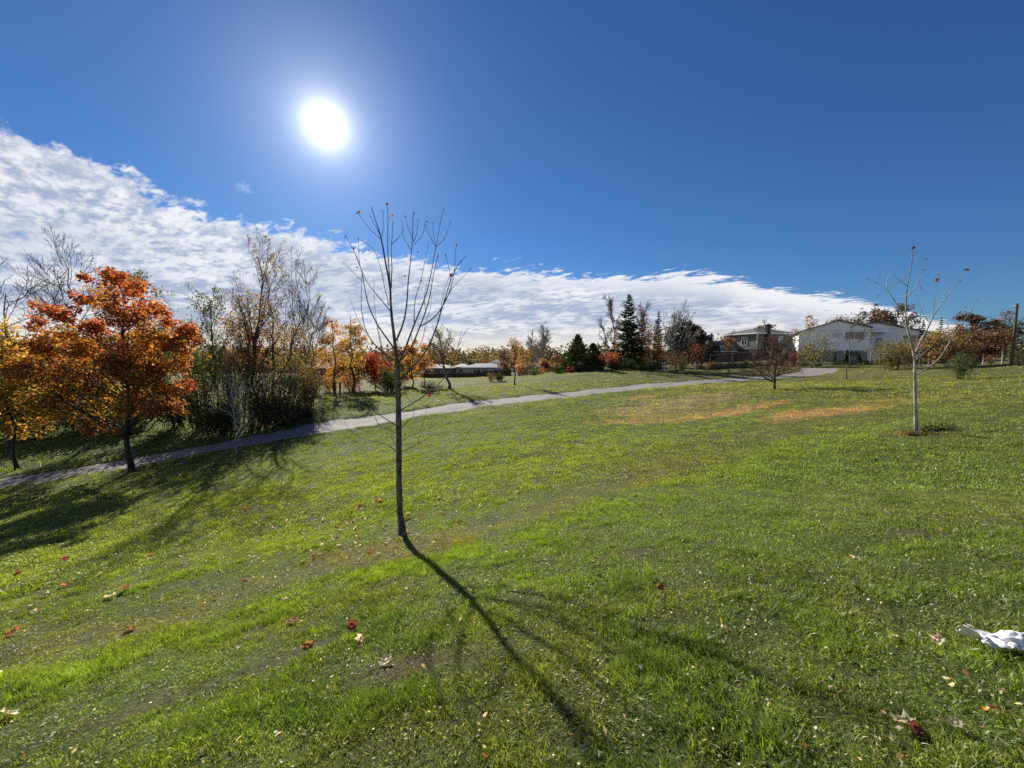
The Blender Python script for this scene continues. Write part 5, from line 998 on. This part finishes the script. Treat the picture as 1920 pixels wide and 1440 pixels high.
def pole():
    b_ = B(1898, 37); h = W(1898, 569, 37)[2] - b_[2]; r_ = empty('telephone_pole', b_); tag(r_, 'dark wooden telephone pole with short crossarm near the right edge', 'pole')
    mesh_np('shaft', *tubes(np.array([[b_ + [0, 0, -.4], b_ + [0.02, 0, h / 2], b_ + [0, 0, h]]]), np.array([[.125, .11, .09]]), 12), M['post'], r_, off=b_)
    z = b_[2] + h - .35; mesh_np('crossarm', *tubes(np.array([[[b_[0] - .45, b_[1] - .12, z], [b_[0] + .1, b_[1] - .12, z]]]), np.full((1, 2), .035), 6), M['post'], r_, off=b_)
    mesh_np('insulator', *tubes(np.array([[[b_[0] - .38, b_[1] - .12, z + .03], [b_[0] - .38, b_[1] - .12, z + .16]]]), np.array([[.04, .025]]), 8), M['trim'], r_, off=b_)
    t = np.linspace(0, 1, 14)[:, None]; a0 = b_ + [-.1, 0, h - .9]; a1 = b_ + [-11, 14, h - 1.6]; P = a0 * (1 - t) + a1 * t; P[:, 2] -= np.sin(t[:, 0] * math.pi) * .7
    mesh_np('cable', *tubes(P[None], np.full((1, 14), .012), 4), M['darktrim'], r_, off=b_)
pole()
for px, py, lb in [(629, 741, 'short weathered wooden post at the field edge, left of the pair'), (638, 741, 'short weathered wooden post at the field edge, right of the pair')]:
    b_ = hit(px, py); r_ = empty('wooden_post', b_); tag(r_, lb, 'post'); Box().box(-.07, .07, -.07, .07, -.2, 1.35).build('shaft', M['post'], r_); Box().poly([(-.085, -.085, 1.352), (.085, -.085, 1.352), (.085, .085, 1.352), (-.085, .085, 1.352), (0, 0, 1.43)], [(0, 1, 4), (1, 2, 4), (2, 3, 4), (3, 0, 4), (3, 2, 1, 0)]).build('cap', M['post'], r_)

# ------------------------------------------------------------------ litter and leaves on the grass
M['paper'] = simple('crumpled_white_wrapper', (.80, .80, .80), .5, .4, .04, 20, .15)
bp = hit(1880, 1222); rs = RS(5); n1_, n2_ = 34, 20
uu, vv = np.meshgrid(np.linspace(-1, 1, n1_), np.linspace(-1, 1, n2_))
rn = lambda s, k: vnoise(uu * 3 + k, vv * 2 - k, s)
fx = uu * .155 * (1 + .25 * (rn(1.1, 3) - .5)) + .02 * rn(.5, 9); fy = vv * .07 * (.55 + .9 * rn(1.3, 5)) - .035 * uu + .03 * (rn(.8, 1) - .5)
fz = .03 + .07 * np.clip(rn(1.4, 7) - .15, 0, 1) * (1 - .55 * vv ** 2) + .035 * np.abs(rn(.7, 2) - .5) * 2 + .012 * rn(.25, 4)
I = np.arange(n1_ * n2_).reshape(n2_, n1_); F = np.stack([I[:-1, :-1], I[:-1, 1:], I[1:, 1:], I[1:, :-1]], -1).reshape(-1, 4)
o = mesh_np('crumpled_wrapper', np.c_[fx.ravel(), fy.ravel(), fz.ravel()], F, M['paper'], smooth=False); o.location = (bp[0], bp[1], bp[2]); tag(o, 'crumpled white plastic wrapper lying in the grass at the right edge', 'litter')
LEAFP = dict(cream=(.62, .54, .40), pale=(.55, .48, .38), brown=(.20, .11, .06), maroon=(.14, .05, .045), orange=(.50, .17, .04), rust=(.32, .12, .05), yellow=(.5, .42, .08))
LMESH = {}
def leaf_mesh(cn, v):
    if (cn, v) in LMESH: return LMESH[cn, v]
    rs = RS(hash_(cn) + v); V, F = maple_leaf(rs, 1.0, curl=.45 + .5 * rs.rand(), flat=True); V[:, 2] -= V[:, 2].min()
    o = mesh_np('fallen_leaf', V, F, M['leaf'], colors=np.tile(np.array(LEAFP[cn]), (len(V), 1)) * (.8 + .4 * rs.rand(len(V), 1)), smooth=False); me = o.data; bpy.data.objects.remove(o); LMESH[cn, v] = me; return me
def hash_(s): return sum(ord(c) * (i + 3) for i, c in enumerate(s)) % 1000
def put_leaf(px, py, size_px, cn, label, group=None, lift=.012, rs=RS(77)):
    p = hit(px, py)
    d = np.linalg.norm(p - CAM); o = bpy.data.objects.new('fallen_leaf', leaf_mesh(cn, rs.randint(0, 5))); COL.objects.link(o)
    s = size_px * p[1] / FPX; s = float(np.clip(s, .03, .15)); o.scale = (s, s, s * (.6 + .5 * rs.rand())); o.rotation_euler = (rs.randn() * .3, rs.randn() * .3, rs.rand() * 6.28)
    o.location = (p[0], p[1], Hs(p[0], p[1]) + lift + .02); tag(o, label, 'leaf', group); return o
for px, py, s, cn, lb in [(1697, 1368, 42, 'cream', 'large curled cream leaf near the bottom right corner'), (1712, 1382, 32, 'maroon', 'dark leaf half under the large curled cream leaf'), (1791, 1372, 24, 'cream', 'small cream leaf right of the large curled cream leaf'),
                          (1757, 1212, 26, 'cream', 'cream leaf pair piece left of the white wrapper'), (1740, 1226, 12, 'pale', 'tiny pale leaf scrap left of the white wrapper'), (724, 1246, 30, 'cream', 'humped cream leaf beside the bare soil patch in the near grass'),
                          (658, 1183, 26, 'maroon', 'dark maroon curled leaf in the near grass, centre left'), (680, 1206, 26, 'pale', 'grey curled leaf just below the dark maroon leaf'), (548, 1170, 24, 'rust', 'rust brown leaf on the bright green strip'),
                          (575, 1222, 26, 'brown', 'dark brown leaf at the edge of the bare streak'), (119, 1101, 18, 'orange', 'bright orange leaf alone in the left grass'), (122, 1053, 16, 'maroon', 'wine red leaf at the edge of the maple shadow'), (36, 1081, 12, 'maroon', 'small red leaf in the maple shadow edge, far left'),
                          (27, 1190, 24, 'orange', 'orange brown leaf near the left edge'), (282, 1043, 20, 'orange', 'orange leaf right of the maple shadow'), (236, 1110, 28, 'brown', 'large dark brown leaf in the left grass'), (207, 1122, 22, 'cream', 'pale narrow leaf beside the large dark brown leaf'),
                          (12, 1350, 34, 'cream', 'long cream leaf at the lower left edge'), (242, 1196, 24, 'brown', 'dark brown leaf on the edge of the bright strip'), (62, 1138, 14, 'cream', 'white clover leaf like scrap, left one of two'), (66, 1151, 14, 'cream', 'white clover leaf like scrap, right one of two'),
                          (88, 1120, 14, 'cream', 'small whitish scrap above the two clover like scraps'), (190, 1080, 16, 'cream', 'whitish leaf below the maple shadow'), (1604, 1055, 16, 'cream', 'slim cream leaf standing in the right grass'), (1237, 1108, 20, 'brown', 'brown leaf in the right middle grass'),
                          (1240, 972, 14, 'brown', 'small brown leaf beyond the bright strip'), (1598, 1110, 20, 'brown', 'dark curled leaf in the near right grass'), (1676, 1203, 16, 'pale', 'small tan leaf left of the cream leaf pair'), (1355, 1187, 14, 'pale', 'tiny tan leaf in the near right grass')]:
    put_leaf(px, py, s, cn, lb)
# individual leaves scattered under the foreground sapling and in the swale
rs = RS(31); cnt = 0
KINDS = [('cream', 'small pale dried leaf among many in the grass round the foreground sapling', 'pale leaves round the sapling'), ('rust', 'small rust red leaf among many in the grass round the foreground sapling', 'rust red leaves round the sapling'), ('brown', 'small brown leaf among many in the grass round the foreground sapling', 'brown leaves round the sapling')]
while cnt < 170:
    if rs.rand() < .72: px, py = 700 + rs.randn() * 110, 990 + rs.randn() * 40 - 0.1 * 0
    else: px, py = rs.uniform(20, 620), rs.uniform(960, 1180)
    py += -(px - 750) * .22
    if py < 900 or py > 1230 or px < 5 or px > 1100: continue
    cn, lb, gp = KINDS[rs.choice(3, p=[.5, .25, .25])]; put_leaf(px, py, 3.5 + 7.5 * rs.rand() ** 1.5, cn, lb, gp); cnt += 1
# countless scraps: joined ground cover
rs = RS(55); PP = []; CC_ = []; SS = []
for zone, n in (((0, 1080, 870, 1130), 1300), ((0, 1920, 880, 1440), 900), ((0, 330, 790, 900), 300), ((330, 900, 870, 1050), 700), ((100, 420, 880, 930), 160), ((600, 760, 740, 790), 60)):
    for _ in range(n):
        p = hit(rs.uniform(zone[0], zone[1]), rs.uniform(zone[2], zone[3]))
        if p is None or on_path(np.array([p[0]]), np.array([p[1]]))[0] and rs.rand() < .6: continue
        PP.append((p[0], p[1], Hs(p[0], p[1]) + .03)); CC_.append(LEAFP[['cream', 'pale', 'brown', 'rust', 'orange', 'yellow'][rs.choice(6, p=[.46, .34, .10, .07, .015, .015])]]); SS.append(.012 + .022 * rs.rand() ** 2 + .0016 * p[1])
V, F, c4 = leaves(rs, np.array(PP), np.array(SS), np.array(CC_), flat=1.2, asp=.5)
tag(mesh_np('leaf_litter', V, F, M['leaf'], colors=c4, smooth=False), 'tiny pale and rusty leaf scraps strewn through the lawn', kind='stuff')
M['clover'] = foliage_mat('clover_leaf', 0.35, 0.5, 0.05)
# broad clover and weed leaves in the near turf
rs = RS(66); x, y = ring_points(rs, 1.0, 9.0, 420); k = vnoise(x, y, .8) * .7 + .35 * vnoise(x, y, 2.5) + .12 * np.clip(x / 4, -1, 1) + .25 * rs.rand(len(x)) > .62; x, y = x[k], y[k]; n = len(x)
V, F, c4 = leaves(rs, np.c_[x, y, H0(x, y) + .02 + .025 * rs.rand(n)], np.full(n, .015), pick(rs, n, {'lime': 2, 'green': 4, 'olive': 3}) * 1.1, flat=1.3, asp=.9)
tag(mesh_np('clover_leaves', V, F, M['clover'], colors=c4, smooth=False), 'broad light green clover and weed leaves in the near lawn', kind='stuff')

GROUPS = dict(clipped_cedar='clipped cedars below the white house wall', hedge_shrub='hedge bushes along the far edge of the lawn', thicket_shrub='shrubs of the left thicket', dark_shrub='dark shrubs behind the orange maple',
              wooden_post='weathered posts at the field edge', chain_link_fence='chain link fences', board_fence='board fences before the bungalows', weed_clump='weed clumps', cone_shrub='clipped cone bushes', cedar_tree='cedars on the hill crest',
              young_tree='young trees planted along the path', pine_tree='dark pines behind the leaning tree')
for o in list(bpy.data.objects):
    k_ = o.name.split('.')[0]
    if o.parent is None and k_ in GROUPS and 'group' not in o: o['group'] = GROUPS[k_]
